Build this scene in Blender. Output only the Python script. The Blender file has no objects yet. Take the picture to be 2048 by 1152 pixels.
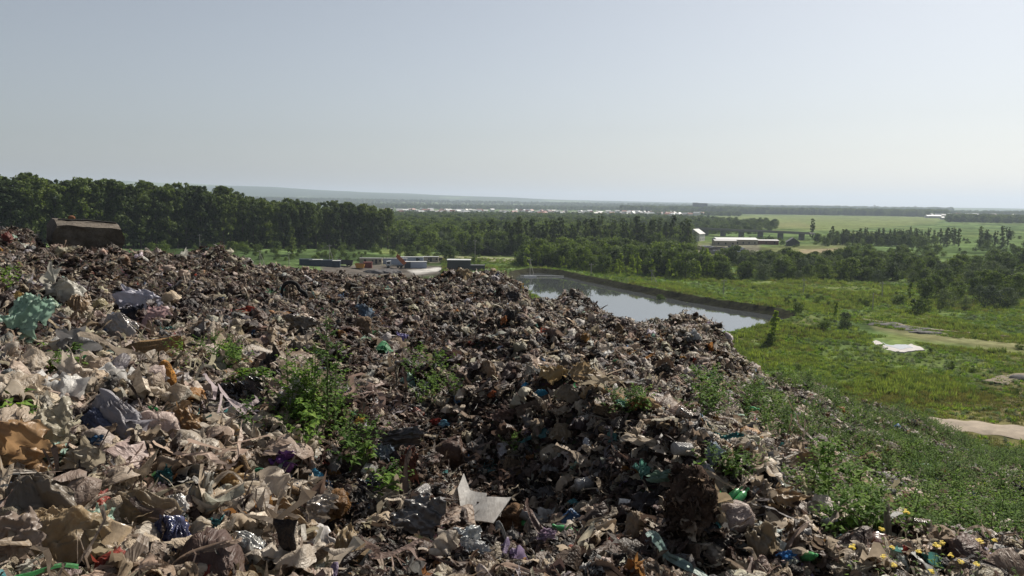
import bpy, math, random
import numpy as np
from mathutils import Vector, Matrix, Euler

random.seed(7)
rng = np.random.default_rng(7)
S = bpy.context.scene
C = S.collection
R = math.radians

# ------------------------------------------------------------------ camera
FPX = 1607.0                       # focal length in pixels of the 2048 px wide photograph
CAMZ = 30.0                        # eye height above the plain; the landfill top is about 1.6 m lower
PITCH, ROLL = R(6.04), R(0.62)
cam = bpy.data.cameras.new('camera'); camo = bpy.data.objects.new('camera', cam); C.objects.link(camo)
cam.sensor_width = 36; cam.lens = 36 * FPX / 2048; cam.clip_start = 0.1; cam.clip_end = 120000
fwd = Vector((0, math.cos(PITCH), -math.sin(PITCH))); right = Vector((1, 0, 0)); up = right.cross(fwd)
right, up = (right * math.cos(ROLL) + up * math.sin(ROLL)), (up * math.cos(ROLL) - right * math.sin(ROLL))
camo.matrix_world = Matrix(((right.x, up.x, -fwd.x, 0), (right.y, up.y, -fwd.y, 0), (right.z, up.z, -fwd.z, CAMZ), (0, 0, 0, 1)))
S.camera = camo

# ------------------------------------------------------------------ light
SUN_AZ, SUN_EL = R(40), R(43)      # ahead and to the right of the view
w = bpy.data.worlds.new('World'); S.world = w; w.use_nodes = True
nt = w.node_tree; nt.nodes.clear()
sky = nt.nodes.new('ShaderNodeTexSky'); sky.sky_type = 'NISHITA'; sky.sun_disc = False
sky.sun_elevation = SUN_EL; sky.sun_rotation = SUN_AZ
sky.air_density = 1.0; sky.dust_density = 1.5; sky.ozone_density = 2.0; sky.altitude = 100
bg = nt.nodes.new('ShaderNodeBackground'); bg.inputs['Strength'].default_value = 0.058
out = nt.nodes.new('ShaderNodeOutputWorld')
hs = nt.nodes.new('ShaderNodeHueSaturation'); hs.inputs['Saturation'].default_value = .48
nt.links.new(sky.outputs[0], hs.inputs['Color']); nt.links.new(hs.outputs[0], bg.inputs['Color']); nt.links.new(bg.outputs[0], out.inputs[0])
sun = bpy.data.lights.new('sun', 'SUN'); suno = bpy.data.objects.new('sun', sun); C.objects.link(suno)
sun.energy = 5.0; sun.angle = R(0.5); sun.color = (1.0, 0.93, 0.82)
sd = Vector((math.sin(SUN_AZ) * math.cos(SUN_EL), math.cos(SUN_AZ) * math.cos(SUN_EL), math.sin(SUN_EL)))
suno.rotation_euler = sd.to_track_quat('Z', 'Y').to_euler(); suno.location = (0, 0, 80)
S.view_settings.view_transform = 'Standard'; S.view_settings.look = 'None'
S.view_settings.exposure = 0.62; S.view_settings.gamma = 1.0
S.cycles.volume_bounces = 0; S.cycles.max_bounces = 6; S.cycles.transmission_bounces = 4
S.cycles.diffuse_bounces = 3; S.cycles.glossy_bounces = 3; S.cycles.transparent_max_bounces = 6
S.cycles.use_denoising = True

# ------------------------------------------------------------------ numpy noise
_perm = np.random.default_rng(3).permutation(4096).astype(np.int64)
_val = np.random.default_rng(4).random(4096) * 2 - 1
def _h(i, j, k):
    return _val[(_perm[(_perm[(_perm[i & 4095] + j) & 4095] + k) & 4095])]
def vn(p):
    """value noise, p is (n,3)"""
    p = np.asarray(p, float); f = np.floor(p); t = p - f; t = t * t * (3 - 2 * t)
    i, j, k = f[:, 0].astype(np.int64), f[:, 1].astype(np.int64), f[:, 2].astype(np.int64)
    a = [[[_h(i + x, j + y, k + z) for z in (0, 1)] for y in (0, 1)] for x in (0, 1)]
    l = lambda p_, q_, s_: p_ + (q_ - p_) * s_
    u, v, w_ = t[:, 0], t[:, 1], t[:, 2]
    return l(l(l(a[0][0][0], a[0][0][1], w_), l(a[0][1][0], a[0][1][1], w_), v),
             l(l(a[1][0][0], a[1][0][1], w_), l(a[1][1][0], a[1][1][1], w_), v), u)
def fbm(p, octaves=4, gain=.5):
    p = np.asarray(p, float); s = 0; a = 1
    for o in range(octaves):
        s = s + a * vn(p * 2 ** o + 17.3 * o); a *= gain
    return s
def ridged(p, octaves=3):
    p = np.asarray(p, float); s = 0; a = 1
    for o in range(octaves):
        s = s + a * (1 - 2 * np.abs(vn(p * 2 ** o + 31.7 * o))); a *= .5
    return s
def xy3(x, y, z=0.0):
    x = np.asarray(x, float); return np.stack([x, np.asarray(y, float), np.full(x.shape, float(z))], -1)
def sstep(a, b, x):
    t = np.clip((np.asarray(x, float) - a) / (b - a), 0, 1); return t * t * (3 - 2 * t)

# ------------------------------------------------------------------ pixel <-> world
_F, _Rt, _U = np.array(fwd), np.array(right), np.array(up)
def raydir(px, py):
    return _F * FPX + _Rt * (px - 1024) + _U * (576 - py)
def P(px, py, z=0.0):
    """point of the horizontal level z seen at pixel px, py"""
    d = raydir(px, py); t = (z - CAMZ) / d[2]; return np.array([d[0] * t, d[1] * t, z])
def toz(px, py, r):
    """height at horizontal distance r along the ray"""
    d = raydir(px, py); return CAMZ + r * d[2] / math.hypot(d[0], d[1])
def pix(x, y, z):
    v = np.stack([np.asarray(x, float), np.asarray(y, float), np.asarray(z, float) - CAMZ], -1)
    f = v @ _F; f = np.where(f < .01, .01, f)
    return 1024 + FPX * (v @ _Rt) / f, 576 - FPX * (v @ _U) / f
def azpx(px, py=500):
    d = raydir(px, py); return math.atan2(d[0], d[1])
def pxaz(az):
    return 1024 + FPX * np.tan(np.clip(az, -1.3, 1.3))

# ------------------------------------------------------------------ mesh helpers
def mesh_np(name, V, Fc, smooth=True, mats=(), mi=None):
    me = bpy.data.meshes.new(name)
    V = np.asarray(V, np.float32)
    if isinstance(Fc, np.ndarray):
        n, k = Fc.shape
        me.vertices.add(len(V)); me.vertices.foreach_set('co', V.ravel())
        me.loops.add(n * k); me.loops.foreach_set('vertex_index', Fc.astype(np.int32).ravel())
        me.polygons.add(n); me.polygons.foreach_set('loop_start', np.arange(0, n * k, k, dtype=np.int32))
        me.polygons.foreach_set('loop_total', np.full(n, k, np.int32))
        me.update(calc_edges=True)
    else:
        me.from_pydata([tuple(map(float, v)) for v in V], [], [tuple(f) for f in Fc]); me.update()
    for m in mats: me.materials.append(m)
    if mi is not None: me.polygons.foreach_set('material_index', np.asarray(mi, np.int32))
    if smooth: me.polygons.foreach_set('use_smooth', np.ones(len(me.polygons), bool))
    return me
def link(name, me, parent=None, loc=None, rot=None, scale=None):
    o = bpy.data.objects.new(name, me); C.objects.link(o)
    if parent is not None: o.parent = parent
    if loc is not None: o.location = loc
    if rot is not None: o.rotation_euler = rot
    if scale is not None: o.scale = (scale,) * 3 if isinstance(scale, (int, float)) else scale
    return o
def tag(o, label=None, cat=None, group=None, kind=None):
    if label: o['label'] = label
    if cat: o['category'] = cat
    if group: o['group'] = group
    if kind: o['kind'] = kind
    return o
def thing(name, label, cat, loc=(0, 0, 0), rot=(0, 0, 0), group=None):
    return tag(link(name, None, loc=loc, rot=rot), label, cat, group)
def copy_tree(o, parent=None):
    c = o.copy(); C.objects.link(c)
    if parent is not None: c.parent = parent
    for ch in list(o.children): copy_tree(ch, c)
    return c
def grid_faces(n, m, wrap=False):
    """n rows x m columns of vertices"""
    i = np.arange(n - 1)[:, None]; j = np.arange(m if wrap else m - 1)[None, :]
    a = i * m + j; b = i * m + (j + 1) % m
    return np.stack([a, b, b + m, a + m], -1).reshape(-1, 4)
def box(x0, x1, y0, y1, z0, z1):
    V = [(x, y, z) for z in (z0, z1) for y in (y0, y1) for x in (x0, x1)]
    return V, [(0, 2, 3, 1), (4, 5, 7, 6), (0, 1, 5, 4), (2, 6, 7, 3), (0, 4, 6, 2), (1, 3, 7, 5)]
class MB:
    def __init__(s): s.V = []; s.F = []
    def add(s, V, F):
        k = len(s.V); s.V += [tuple(map(float, v)) for v in V]; s.F += [tuple(int(i) + k for i in f) for f in F]; return s
    def box(s, *a): return s.add(*box(*a))
    def tube(s, pts, rad, n=6):
        pts = [Vector(p) for p in pts]; rad = rad if hasattr(rad, '__len__') else [rad] * len(pts)
        V = []; F = []
        for i, p in enumerate(pts):
            d = (pts[min(i + 1, len(pts) - 1)] - pts[max(i - 1, 0)]).normalized()
            a = d.orthogonal().normalized() if i == 0 else (a - d * a.dot(d)).normalized()
            b = d.cross(a)
            V += [p + (a * math.cos(2 * math.pi * k / n) + b * math.sin(2 * math.pi * k / n)) * rad[i] for k in range(n)]
        for i in range(len(pts) - 1):
            F += [(i * n + k, i * n + (k + 1) % n, (i + 1) * n + (k + 1) % n, (i + 1) * n + k) for k in range(n)]
        F += [tuple(range(n))[::-1], tuple((len(pts) - 1) * n + k for k in range(n))]
        return s.add(V, F)
    def lathe(s, prof, n=14, M=None):
        V = []
        for r_, z in prof: V += [Vector((r_ * math.cos(2 * math.pi * k / n), r_ * math.sin(2 * math.pi * k / n), z)) for k in range(n)]
        if M is not None: V = [M @ v for v in V]
        return s.add(V, [tuple(f) for f in grid_faces(len(prof), n, True)])
    def me(s, name, mat, smooth=False): return mesh_np(name, s.V, s.F, smooth, [mat])
    def obj(s, name, mat, parent=None, smooth=False): return link(name, s.me(name, mat, smooth), parent)
def ico(sub=2):
    import bmesh
    b = bmesh.new(); bmesh.ops.create_icosphere(b, subdivisions=sub, radius=1.0)
    V = np.array([v.co[:] for v in b.verts]); F = np.array([[v.index for v in f.verts] for f in b.faces]); b.free(); return V, F

# ------------------------------------------------------------------ materials
def new_mat(name):
    m = bpy.data.materials.new(name); m.use_nodes = True; n = m.node_tree.nodes; n.clear()
    return m, n, m.node_tree.links
def nd(n, t, **kw):
    x = n.new(t)
    for k, v in kw.items():
        if k in ('inputs',):
            for a, b in v.items(): x.inputs[a].default_value = b
        else: setattr(x, k, v)
    return x
def ramp(n, stops):
    r = n.new('ShaderNodeValToRGB'); e = r.color_ramp.elements
    while len(e) < len(stops): e.new(.5)
    for k, (p, c) in enumerate(stops):
        e[k].position = p; e[k].color = (*c, 1) if len(c) == 3 else c
    return r
def mixc(n, l, fac, a, b, mode='MIX'):
    m = n.new('ShaderNodeMix'); m.data_type = 'RGBA'; m.blend_type = mode
    for s, v in ((0, fac), (6, a), (7, b)):
        if hasattr(v, 'links') or hasattr(v, 'is_linked'): l.new(v, m.inputs[s])
        elif s == 0: m.inputs[0].default_value = v
        else: m.inputs[s].default_value = (*v, 1)
    return m.outputs[2]
def surf_mat(name, col=None, src=None, rough=.7, transl=0.0, spec=.3, bump=0.0, bscale=8.0, vary=.35, vscale=3.0, dirt=0.0, dirtcol=(.09, .065, .045), metallic=0.0, coord='Object', sheen_tr=None):
    """col: fixed colour; src: 'INST' (instancer attribute col), 'OBJ' (object colour), 'VERT' (vertex attribute col), 'TEX' none"""
    m, n, l = new_mat(name)
    tc = nd(n, 'ShaderNodeTexCoord'); co = tc.outputs[coord]
    if src == 'INST':
        c = nd(n, 'ShaderNodeAttribute', attribute_type='INSTANCER', attribute_name='col').outputs['Color']
    elif src == 'VERT':
        c = nd(n, 'ShaderNodeAttribute', attribute_type='GEOMETRY', attribute_name='col').outputs['Color']
    elif src == 'OBJ':
        c = nd(n, 'ShaderNodeObjectInfo').outputs['Color']
    else:
        c = nd(n, 'ShaderNodeRGB'); c.outputs[0].default_value = (*col, 1); c = c.outputs[0]
    if vary:
        t = nd(n, 'ShaderNodeTexNoise', inputs={'Scale': vscale, 'Detail': 5, 'Roughness': .65}); l.new(co, t.inputs['Vector'])
        r_ = ramp(n, [(.3, (1 - vary,) * 3), (.7, (1 + vary * .6,) * 3)]); l.new(t.outputs[0], r_.inputs[0])
        c = mixc(n, l, 1.0, c, r_.outputs[0], 'MULTIPLY')
    if dirt:
        t = nd(n, 'ShaderNodeTexNoise', inputs={'Scale': vscale * 1.7, 'Detail': 6, 'Roughness': .7}); l.new(co, t.inputs['Vector'])
        r_ = ramp(n, [(.42, (0,) * 3), (.62, (dirt,) * 3)]); l.new(t.outputs[0], r_.inputs[0])
        c = mixc(n, l, r_.outputs[0], c, dirtcol)
    b = nd(n, 'ShaderNodeBsdfPrincipled', inputs={'Roughness': rough, 'Specular IOR Level': spec, 'Metallic': metallic}); l.new(c, b.inputs['Base Color'])
    if bump:
        t = nd(n, 'ShaderNodeTexNoise', inputs={'Scale': bscale, 'Detail': 4, 'Roughness': .6, 'Distortion': .6}); l.new(co, t.inputs['Vector'])
        if transl:   # films: sharp creases, |noise - 0.5| at two sizes
            hs_ = []; mp_ = nd(n, 'ShaderNodeMapping'); mp_.inputs['Scale'].default_value = (1.5, .45, 1.0); mp_.inputs['Rotation'].default_value = (.3, .2, .6); l.new(co, mp_.inputs[0])
            for sc_, q_ in ((bscale * .45, 1.0), (bscale * 1.6, .35)):
                t = nd(n, 'ShaderNodeTexNoise', inputs={'Scale': sc_, 'Detail': 1.5, 'Roughness': .5, 'Distortion': .9}); l.new(mp_.outputs[0], t.inputs['Vector'])
                a_ = nd(n, 'ShaderNodeMath', operation='SUBTRACT'); a_.inputs[1].default_value = .5; l.new(t.outputs[0], a_.inputs[0])
                b_ = nd(n, 'ShaderNodeMath', operation='ABSOLUTE'); l.new(a_.outputs[0], b_.inputs[0])
                c2_ = nd(n, 'ShaderNodeMath', operation='MULTIPLY'); c2_.inputs[1].default_value = -4.0 * q_; l.new(b_.outputs[0], c2_.inputs[0]); hs_.append(c2_.outputs[0])
            t = nd(n, 'ShaderNodeMath', operation='ADD'); l.new(hs_[0], t.inputs[0]); l.new(hs_[1], t.inputs[1])
        bp = nd(n, 'ShaderNodeBump', inputs={'Strength': bump, 'Distance': .02 if transl else .03}); l.new(t.outputs[0], bp.inputs['Height']); l.new(bp.outputs[0], b.inputs['Normal'])
    res = b.outputs[0]
    if transl:
        tr = nd(n, 'ShaderNodeBsdfTranslucent'); l.new(c, tr.inputs['Color'])
        mx = nd(n, 'ShaderNodeMixShader', inputs={0: transl}); l.new(res, mx.inputs[1]); l.new(tr.outputs[0], mx.inputs[2]); res = mx.outputs[0]
    o = nd(n, 'ShaderNodeOutputMaterial'); l.new(res, o.inputs[0])
    return m
def leaf_mat(name, c0, c1, transl=.35, rough=.75):
    m, n, l = new_mat(name)
    g = nd(n, 'ShaderNodeNewGeometry'); oi = nd(n, 'ShaderNodeObjectInfo')
    c = mixc(n, l, g.outputs['Random Per Island'], c0, c1)
    r_ = ramp(n, [(0, (.55, .60, .66)), (1, (1.4, 1.35, 1.05))]); l.new(oi.outputs['Random'], r_.inputs[0])
    c = mixc(n, l, 1.0, c, r_.outputs[0], 'MULTIPLY')
    b = nd(n, 'ShaderNodeBsdfPrincipled', inputs={'Roughness': rough, 'Specular IOR Level': .12}); l.new(c, b.inputs['Base Color'])
    c2 = mixc(n, l, 1.0, c, (1.3, 1.35, .55), 'MULTIPLY')
    tr = nd(n, 'ShaderNodeBsdfTranslucent'); l.new(c2, tr.inputs['Color'])
    mx = nd(n, 'ShaderNodeMixShader', inputs={0: transl}); l.new(b.outputs[0], mx.inputs[1]); l.new(tr.outputs[0], mx.inputs[2])
    o = nd(n, 'ShaderNodeOutputMaterial'); l.new(mx.outputs[0], o.inputs[0])
    return m

M = {}
M['film_i'] = surf_mat('film_scatter', src='INST', rough=.5, transl=.38, spec=.35, bump=.5, bscale=7, vscale=2.0, dirt=.45)
M['clod_i'] = surf_mat('clod_scatter', src='INST', rough=.95, spec=.05, bump=1.0, bscale=6, vscale=3)
M['film_o'] = surf_mat('film_piece', src='OBJ', rough=.42, transl=.42, spec=.4, bump=.3, bscale=16, vscale=2.0, vary=.25, dirt=.35)
M['cloth_o'] = surf_mat('cloth_piece', src='OBJ', rough=.95, transl=.08, spec=.1, bump=.6, bscale=30, vscale=5, dirt=.5)
M['hard_o'] = surf_mat('hard_plastic', src='OBJ', rough=.3, transl=.05, spec=.5, bump=.1, bscale=12, vary=.15, dirt=.35)
M['foil_o'] = surf_mat('shiny_film', src='OBJ', rough=.22, transl=.2, spec=.8, bump=.4, bscale=16, vary=.3, dirt=.25)
M['mud_o'] = surf_mat('mud_piece', src='OBJ', rough=.95, spec=.05, bump=1.0, bscale=26, vary=.65, vscale=9, dirt=.5, dirtcol=(.11, .08, .06))
M['poplar_leaf'] = leaf_mat('poplar_leaf', (.045, .070, .030), (.10, .13, .052), .32)
M['tree_leaf'] = leaf_mat('tree_leaf', (.045, .075, .026), (.11, .15, .048), .32)
M['young_leaf'] = leaf_mat('young_leaf', (.11, .17, .03), (.22, .28, .055), .42)
M['willow_leaf'] = leaf_mat('willow_leaf', (.060, .085, .055), (.10, .13, .085), .2)
M['weed_leaf'] = leaf_mat('weed_leaf', (.055, .115, .026), (.14, .22, .055), .40)
M['grass_leaf'] = leaf_mat('grass_leaf', (.095, .145, .052), (.18, .215, .085), .36)
M['dry_leaf'] = leaf_mat('dry_leaf', (.12, .125, .06), (.22, .205, .11), .2)
M['bark'] = surf_mat('bark', (.09, .075, .06), rough=.9, vary=.4, vscale=2)
M['stem'] = surf_mat('stem', (.10, .13, .05), rough=.8)
M['petal'] = surf_mat('petal', (.75, .58, .03), rough=.6, transl=.3, vary=.15)
M['white_petal'] = surf_mat('white_petal', (.7, .7, .62), rough=.6, transl=.3, vary=.1)
M['water'] = surf_mat('water', (.05, .055, .06), rough=.03, spec=1.0, vary=0)
M['water'].node_tree.nodes['Principled BSDF'].inputs['IOR'].default_value = 3.0
M['liner'] = surf_mat('pond_liner', (.026, .023, .019), rough=1.0, spec=.0, dirt=.7, dirtcol=(.055, .06, .03), vary=.5, vscale=.6, bump=.4, bscale=1.5, coord='Object')
M['dirt'] = surf_mat('dirt', (.26, .215, .165), rough=.95, vary=.35, vscale=.5, bump=.4, bscale=2)
M['rubble'] = surf_mat('rubble', (.085, .08, .082), rough=.95, vary=.5, vscale=1.0, bump=.8, bscale=2)
M['white_rim'] = surf_mat('white_crust', (.36, .34, .33), rough=.8, vary=.25, vscale=.4)
M['concrete'] = surf_mat('concrete', (.115, .098, .08), rough=.95, vary=.5, vscale=3.0, bump=1.0, bscale=14, dirt=.6, dirtcol=(.05, .038, .028))
M['rust'] = surf_mat('rust', (.16, .06, .03), rough=.9)
def flat(name, col, **kw): 
    if name not in M: M[name] = surf_mat(name, col, **{**dict(rough=.6, vary=.15), **kw})
    return M[name]
flat('roof_white', (.45, .46, .46)); flat('wall_white', (.5, .49, .46)); flat('wall_dark', (.05, .05, .052)); flat('wall_blue', (.30, .34, .42))
flat('roof_red', (.22, .08, .05)); flat('roof_grey', (.28, .28, .28)); flat('window_dark', (.03, .035, .045), rough=.2); flat('orange', (.30, .09, .03))
flat('dark_red', (.13, .03, .022)); flat('navy', (.03, .045, .07)); flat('rubber', (.02, .02, .02), rough=.9); flat('pole', (.30, .28, .25)); flat('wire', (.06, .06, .06))
flat('wall_tan', (.33, .29, .22)); flat('block_grey', (.16, .16, .17)); flat('wood', (.20, .15, .10), rough=.9)

# ------------------------------------------------------------------ the plain: heights
POND_PX = [(1026, 556), (1046, 547), (1085, 545), (1125, 552), (1160, 561), (1195, 568), (1245, 579), (1305, 591), (1370, 603), (1440, 615), (1500, 624), (1562, 633), (1578, 641), (1550, 651), (1480, 667), (1380, 690), (1240, 668), (1120, 618), (1050, 582)]
POND = np.array([P(a, b, 0.0)[:2] for a, b in POND_PX])
def chaikin(q, k=1):
    for _ in range(k):
        nx_ = np.roll(q, -1, 0); q = np.stack([.75 * q + .25 * nx_, .25 * q + .75 * nx_], 1).reshape(-1, 2)
    return q
def resample(q, step):
    qq = np.vstack([q, q[:1]]); L_ = np.r_[0, np.cumsum(np.linalg.norm(np.diff(qq, axis=0), axis=1))]; t = np.linspace(0, L_[-1], int(L_[-1] / step), endpoint=False)
    return np.stack([np.interp(t, L_, qq[:, 0]), np.interp(t, L_, qq[:, 1])], -1)
POND = resample(chaikin(resample(chaikin(POND, 2), 7.0), 2), 6.0)
def poly_sd(poly, x, y):
    """signed distance, negative inside"""
    x = np.asarray(x, float); y = np.asarray(y, float); d = np.full(x.shape, 1e12); ins = np.zeros(x.shape, bool)
    n = len(poly)
    for i in range(n):
        ax, ay = poly[i]; bx, by = poly[(i + 1) % n]
        ex, ey = bx - ax, by - ay; wx, wy = x - ax, y - ay
        t = np.clip((wx * ex + wy * ey) / (ex * ex + ey * ey), 0, 1)
        d = np.minimum(d, (wx - ex * t) ** 2 + (wy - ey * t) ** 2)
        c = ((ay > y) != (by > y)) & (x < (bx - ax) * (y - ay) / (by - ay + 1e-12) + ax); ins ^= c
    return np.sqrt(d) * np.where(ins, -1, 1)
HILL_PX = [-900, 0, 250, 330, 480, 620, 800, 930, 1020, 1130, 1300, 1450, 1700, 2048, 2900]
HILL_PY = [366, 366, 365, 369, 374, 380, 386, 391, 395, 399, 404, 408, 412, 418, 424]
HILL_PX, HILL_PY = np.array(HILL_PX, float), np.array(HILL_PY, float)
def ground_z(x, y, pond=True):
    x = np.asarray(x, float); y = np.asarray(y, float); r = np.hypot(x, y); az = np.arctan2(x, y)
    px = pxaz(az)
    z = .5 * fbm(xy3(x / 60, y / 60), 3) * sstep(80, 200, r) + .25 * fbm(xy3(x / 9, y / 9, 3), 2) * (1 - sstep(900, 2000, r))
    left = sstep(-30, -180, x) * sstep(500, 250, np.abs(y - 300)) * 9.0
    z = z + left
    # far hills: real height at 9 to 13 km
    rr = 11500.0
    target = CAMZ + rr * (405.6 + .0108 * (px - 1024) - np.interp(px, HILL_PX, HILL_PY)) / FPX
    back = sstep(2.2, 1.6, np.abs(az))
    z = z + np.maximum(target, 0) * (.22 * sstep(4500, 7500, r) + .78 * sstep(7800, 11500, r)) * (1 + .1 * fbm(xy3(x / 1500, y / 1500, 5), 3)) * back
    z = z + sstep(2500, 5000, r) * 7 * fbm(xy3(x / 900, y / 900, 7), 3)
    if pond:
        d = poly_sd(POND, x, y)
        rim = np.interp(d, [4.8, 6.5, 16, 50], [1.5, 1.75, .5, 0])
        rim = np.where(d < 3.6, -2.0, rim)
        k = sstep(70, 30, d)
        z = np.where(d < 6, rim, z * (1 - k * .8) + rim)
    return z
def gz(x, y): return float(ground_z(np.array([x]), np.array([y]))[0])
def G(px, py, iters=6):
    """point of the plain seen at a pixel"""
    z = 0.0
    for _ in range(iters):
        p = P(px, py, z); z = .5 * z + .5 * gz(p[0], p[1])
    p = P(px, py, z); return Vector((p[0], p[1], gz(p[0], p[1])))

az_d = np.linspace(R(-37), R(37), 430)
az_c = np.linspace(R(38.5), R(360 - 38.5), 70)
AZ = np.concatenate([az_d, az_c])
RD = np.concatenate([np.linspace(2, 85, 14), np.linspace(90, 150, 40)[:-1], np.linspace(150, 420, 190)[:-1], np.geomspace(420, 1500, 110)[:-1], np.geomspace(1500, 15000, 120)[:-1], np.geomspace(15000, 60000, 12)])
rg, ag = np.meshgrid(RD, AZ, indexing='ij')
gx, gy = (rg * np.sin(ag)).ravel(), (rg * np.cos(ag)).ravel(); gzv = ground_z(gx, gy)
gzv = np.where(np.hypot(gx, gy) < 60, -1.0, gzv)
ppx, ppy = pix(gx, gy, gzv); front = gy > 20
def inpoly(pts): return (poly_sd(np.array(pts, float), ppx, ppy) < 0) & front
def soft(pts, wdt): return np.clip(.5 - poly_sd(np.array(pts, float), ppx, ppy + 0) / wdt, 0, 1) * front
rr_ = np.hypot(gx, gy)
N1 = fbm(xy3(gx / 22, gy / 22, 1), 4); N2 = fbm(xy3(gx / 5, gy / 5, 2), 3); N3 = fbm(xy3(gx / 120, gy / 120, 9), 3)
def cl(c): return np.array(c, float)[None, :]
col = cl((.095, .142, .054)) * (1 + .45 * N1[:, None]) * (1 + .4 * N2[:, None])
def blend(mask, c, amt=1.0):
    global col
    k = (np.clip(mask, 0, 1) * amt)[:, None]; col = col * (1 - k) + cl(c) * k * (1 + .22 * N2[:, None] + .15 * N1[:, None])
blend(sstep(.1, .8, N1 + .5 * N3), (.115, .12, .042), .6)
blend(sstep(-.1, -.9, N1), (.035, .055, .018), .7)
# near meadow between the landfill foot and the pond
blend(soft([(1640, 690), (2200, 690), (2200, 800), (1700, 790), (1560, 730)], 40), (.10, .125, .035), .55)
blend(soft([(1720, 790), (1900, 800), (2300, 800), (2300, 1000), (1800, 1000)], 40), (.19, .17, .075), .7)
blend(soft([(1960, 700), (2300, 700), (2300, 860), (1990, 840)], 50), (.20, .165, .09), .55)
blend(soft([(1740, 650), (1900, 664), (2200, 690), (2200, 708), (1990, 696), (1860, 684), (1750, 660)], 10), (.19, .17, .10), .65)
blend(soft([(1460, 640), (1620, 628), (1660, 650), (1600, 668), (1470, 690)], 18), (.15, .15, .06), .7)
blend(soft([(1100, 540), (1600, 590), (2048, 600), (2048, 625), (1580, 622), (1100, 556)], 22), (.085, .125, .030), .6)
# beyond: yard, tracks, plots and fields
blend(soft([(640, 533), (760, 528), (905, 533), (905, 548), (780, 560), (650, 552)], 6), (.095, .082, .076), .95)
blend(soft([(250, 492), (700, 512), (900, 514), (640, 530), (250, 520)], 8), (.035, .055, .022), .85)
blend(soft([(815, 541), (878, 535), (895, 540), (830, 550)], 4), (.42, .41, .39), .9)
blend(soft([(740, 519), (900, 514), (1040, 519), (1040, 525), (905, 524), (750, 530)], 4), (.30, .27, .21), .9)
blend(soft([(1320, 499), (1390, 499), (1395, 503), (1320, 503)], 3), (.34, .30, .24), .9)
blend(soft([(1380, 490), (1520, 484), (1520, 512), (1400, 512)], 8), (.19, .17, .14), .7)
blend(soft([(1520, 495), (1690, 486), (1700, 512), (1540, 514)], 10), (.16, .155, .075), .6)
blend(soft([(1600, 500), (1680, 497), (1650, 506), (1600, 508)], 4), (.28, .22, .16), .7)
blend(soft([(1724, 517), (1782, 520), (1780, 527), (1724, 522)], 3), (.32, .28, .20), .8)
blend(soft([(1440, 432), (1500, 430), (1900, 432), (1870, 447), (1660, 462), (1520, 452), (1400, 444)], 6), (.15, .18, .07), .85)
blend(soft([(1480, 446), (1600, 444), (1640, 456), (1540, 456)], 6), (.19, .18, .09), .5)
blend(soft([(1860, 470), (2100, 470), (2100, 500), (1830, 503)], 8), (.10, .15, .055), .6)
far = sstep(1900, 2600, rr_)
F1 = fbm(np.stack([gx / 700, gy / 1500, np.zeros_like(gx)], -1), 4)
fcol = np.where((F1 > .1)[:, None], cl((.11, .15, .06)), cl((.05, .075, .035)))
notfield = 1 - np.clip(soft([(1440, 431), (1500, 429), (1900, 431), (1870, 447), (1660, 462), (1400, 446)], 2), 0, 1)
k = (far * notfield)[:, None]; col = col * (1 - k) + fcol * k
F2 = sstep(-.15, .15, fbm(np.stack([gx / 2600, gy / 900, np.ones_like(gx)], -1), 4)) * sstep(6000, 8000, rr_)
col = col * (1 - .5 * F2[:, None]) + cl((.035, .055, .035)) * .5 * F2[:, None]
# roughen the meadow with real relief
micro = (.16 * np.abs(N2) + .2 * np.maximum(N1, 0)) * sstep(60, 100, rr_) * sstep(1400, 500, rr_) * (poly_sd(POND, gx, gy) > 8)
GV = np.stack([gx, gy, gzv + micro], -1)
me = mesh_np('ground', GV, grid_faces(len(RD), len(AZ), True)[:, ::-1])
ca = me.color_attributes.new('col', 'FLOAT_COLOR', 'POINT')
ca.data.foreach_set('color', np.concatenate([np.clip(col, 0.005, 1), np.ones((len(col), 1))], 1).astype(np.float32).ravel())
M['ground'] = surf_mat('ground_cover', src='VERT', rough=1.0, spec=.0, vary=.45, vscale=.35, bump=1.0, bscale=.9)
me.materials.append(M['ground'])
tag(link('ground', me), 'green plain of meadows and fields running to the far hills', kind='structure')

# ------------------------------------------------------------------ pond
V = [(x, y, 0) for x, y in POND]
POND_S = np.sign(np.sum(POND[:, 0] * np.roll(POND[:, 1], -1) - POND[:, 1] * np.roll(POND[:, 0], -1)))
def ring(d, z):
    n = len(POND); out_ = []
    for i in range(n):
        a, b, c = POND[i - 1], POND[i], POND[(i + 1) % n]
        t = (c - a) / np.linalg.norm(c - a); nrm = np.array([t[1], -t[0]]) * POND_S
        out_.append((*(b + nrm * d), z))
    return out_
def densify(rg_, per=4):
    rg_ = np.array(rg_); o_ = []
    for i in range(len(rg_)):
        for k_ in range(per): o_.append(rg_[i] * (1 - k_ / per) + rg_[(i + 1) % len(rg_)] * k_ / per)
    return np.array(o_)
rings = [densify(ring(d, z)) for d, z in ((-1.5, -.9), (0, 0), (1.0, .65), (2.0, 1.3), (3.0, 1.85), (3.4, 1.95), (5.4, 1.95), (6.6, 1.4))]
BV = np.concatenate(rings); _n = np.repeat(np.arange(len(rings)), len(rings[0])); BV[:, 2] += (.22 * vn(BV / 2.5) + .10 * vn(BV / .7)) * (_n > 1); BV[:, :2] += (_n > 0)[:, None] * .45 * np.stack([vn(BV / 4 + 3), vn(BV / 4 + 9)], -1)
nb = len(rings[0]); BF = grid_faces(len(rings), nb, True)
fi = np.arange(len(BF)) // nb
M['bank_top'] = surf_mat('bank_top', (.075, .105, .032), spec=.0, rough=1.0, vary=.5, vscale=.4, bump=.8, bscale=1.5)
bank = link('pond_bank', mesh_np('pond_bank', BV, BF, True, [M['liner'], M['bank_top']], (fi >= 4).astype(int)))
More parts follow.
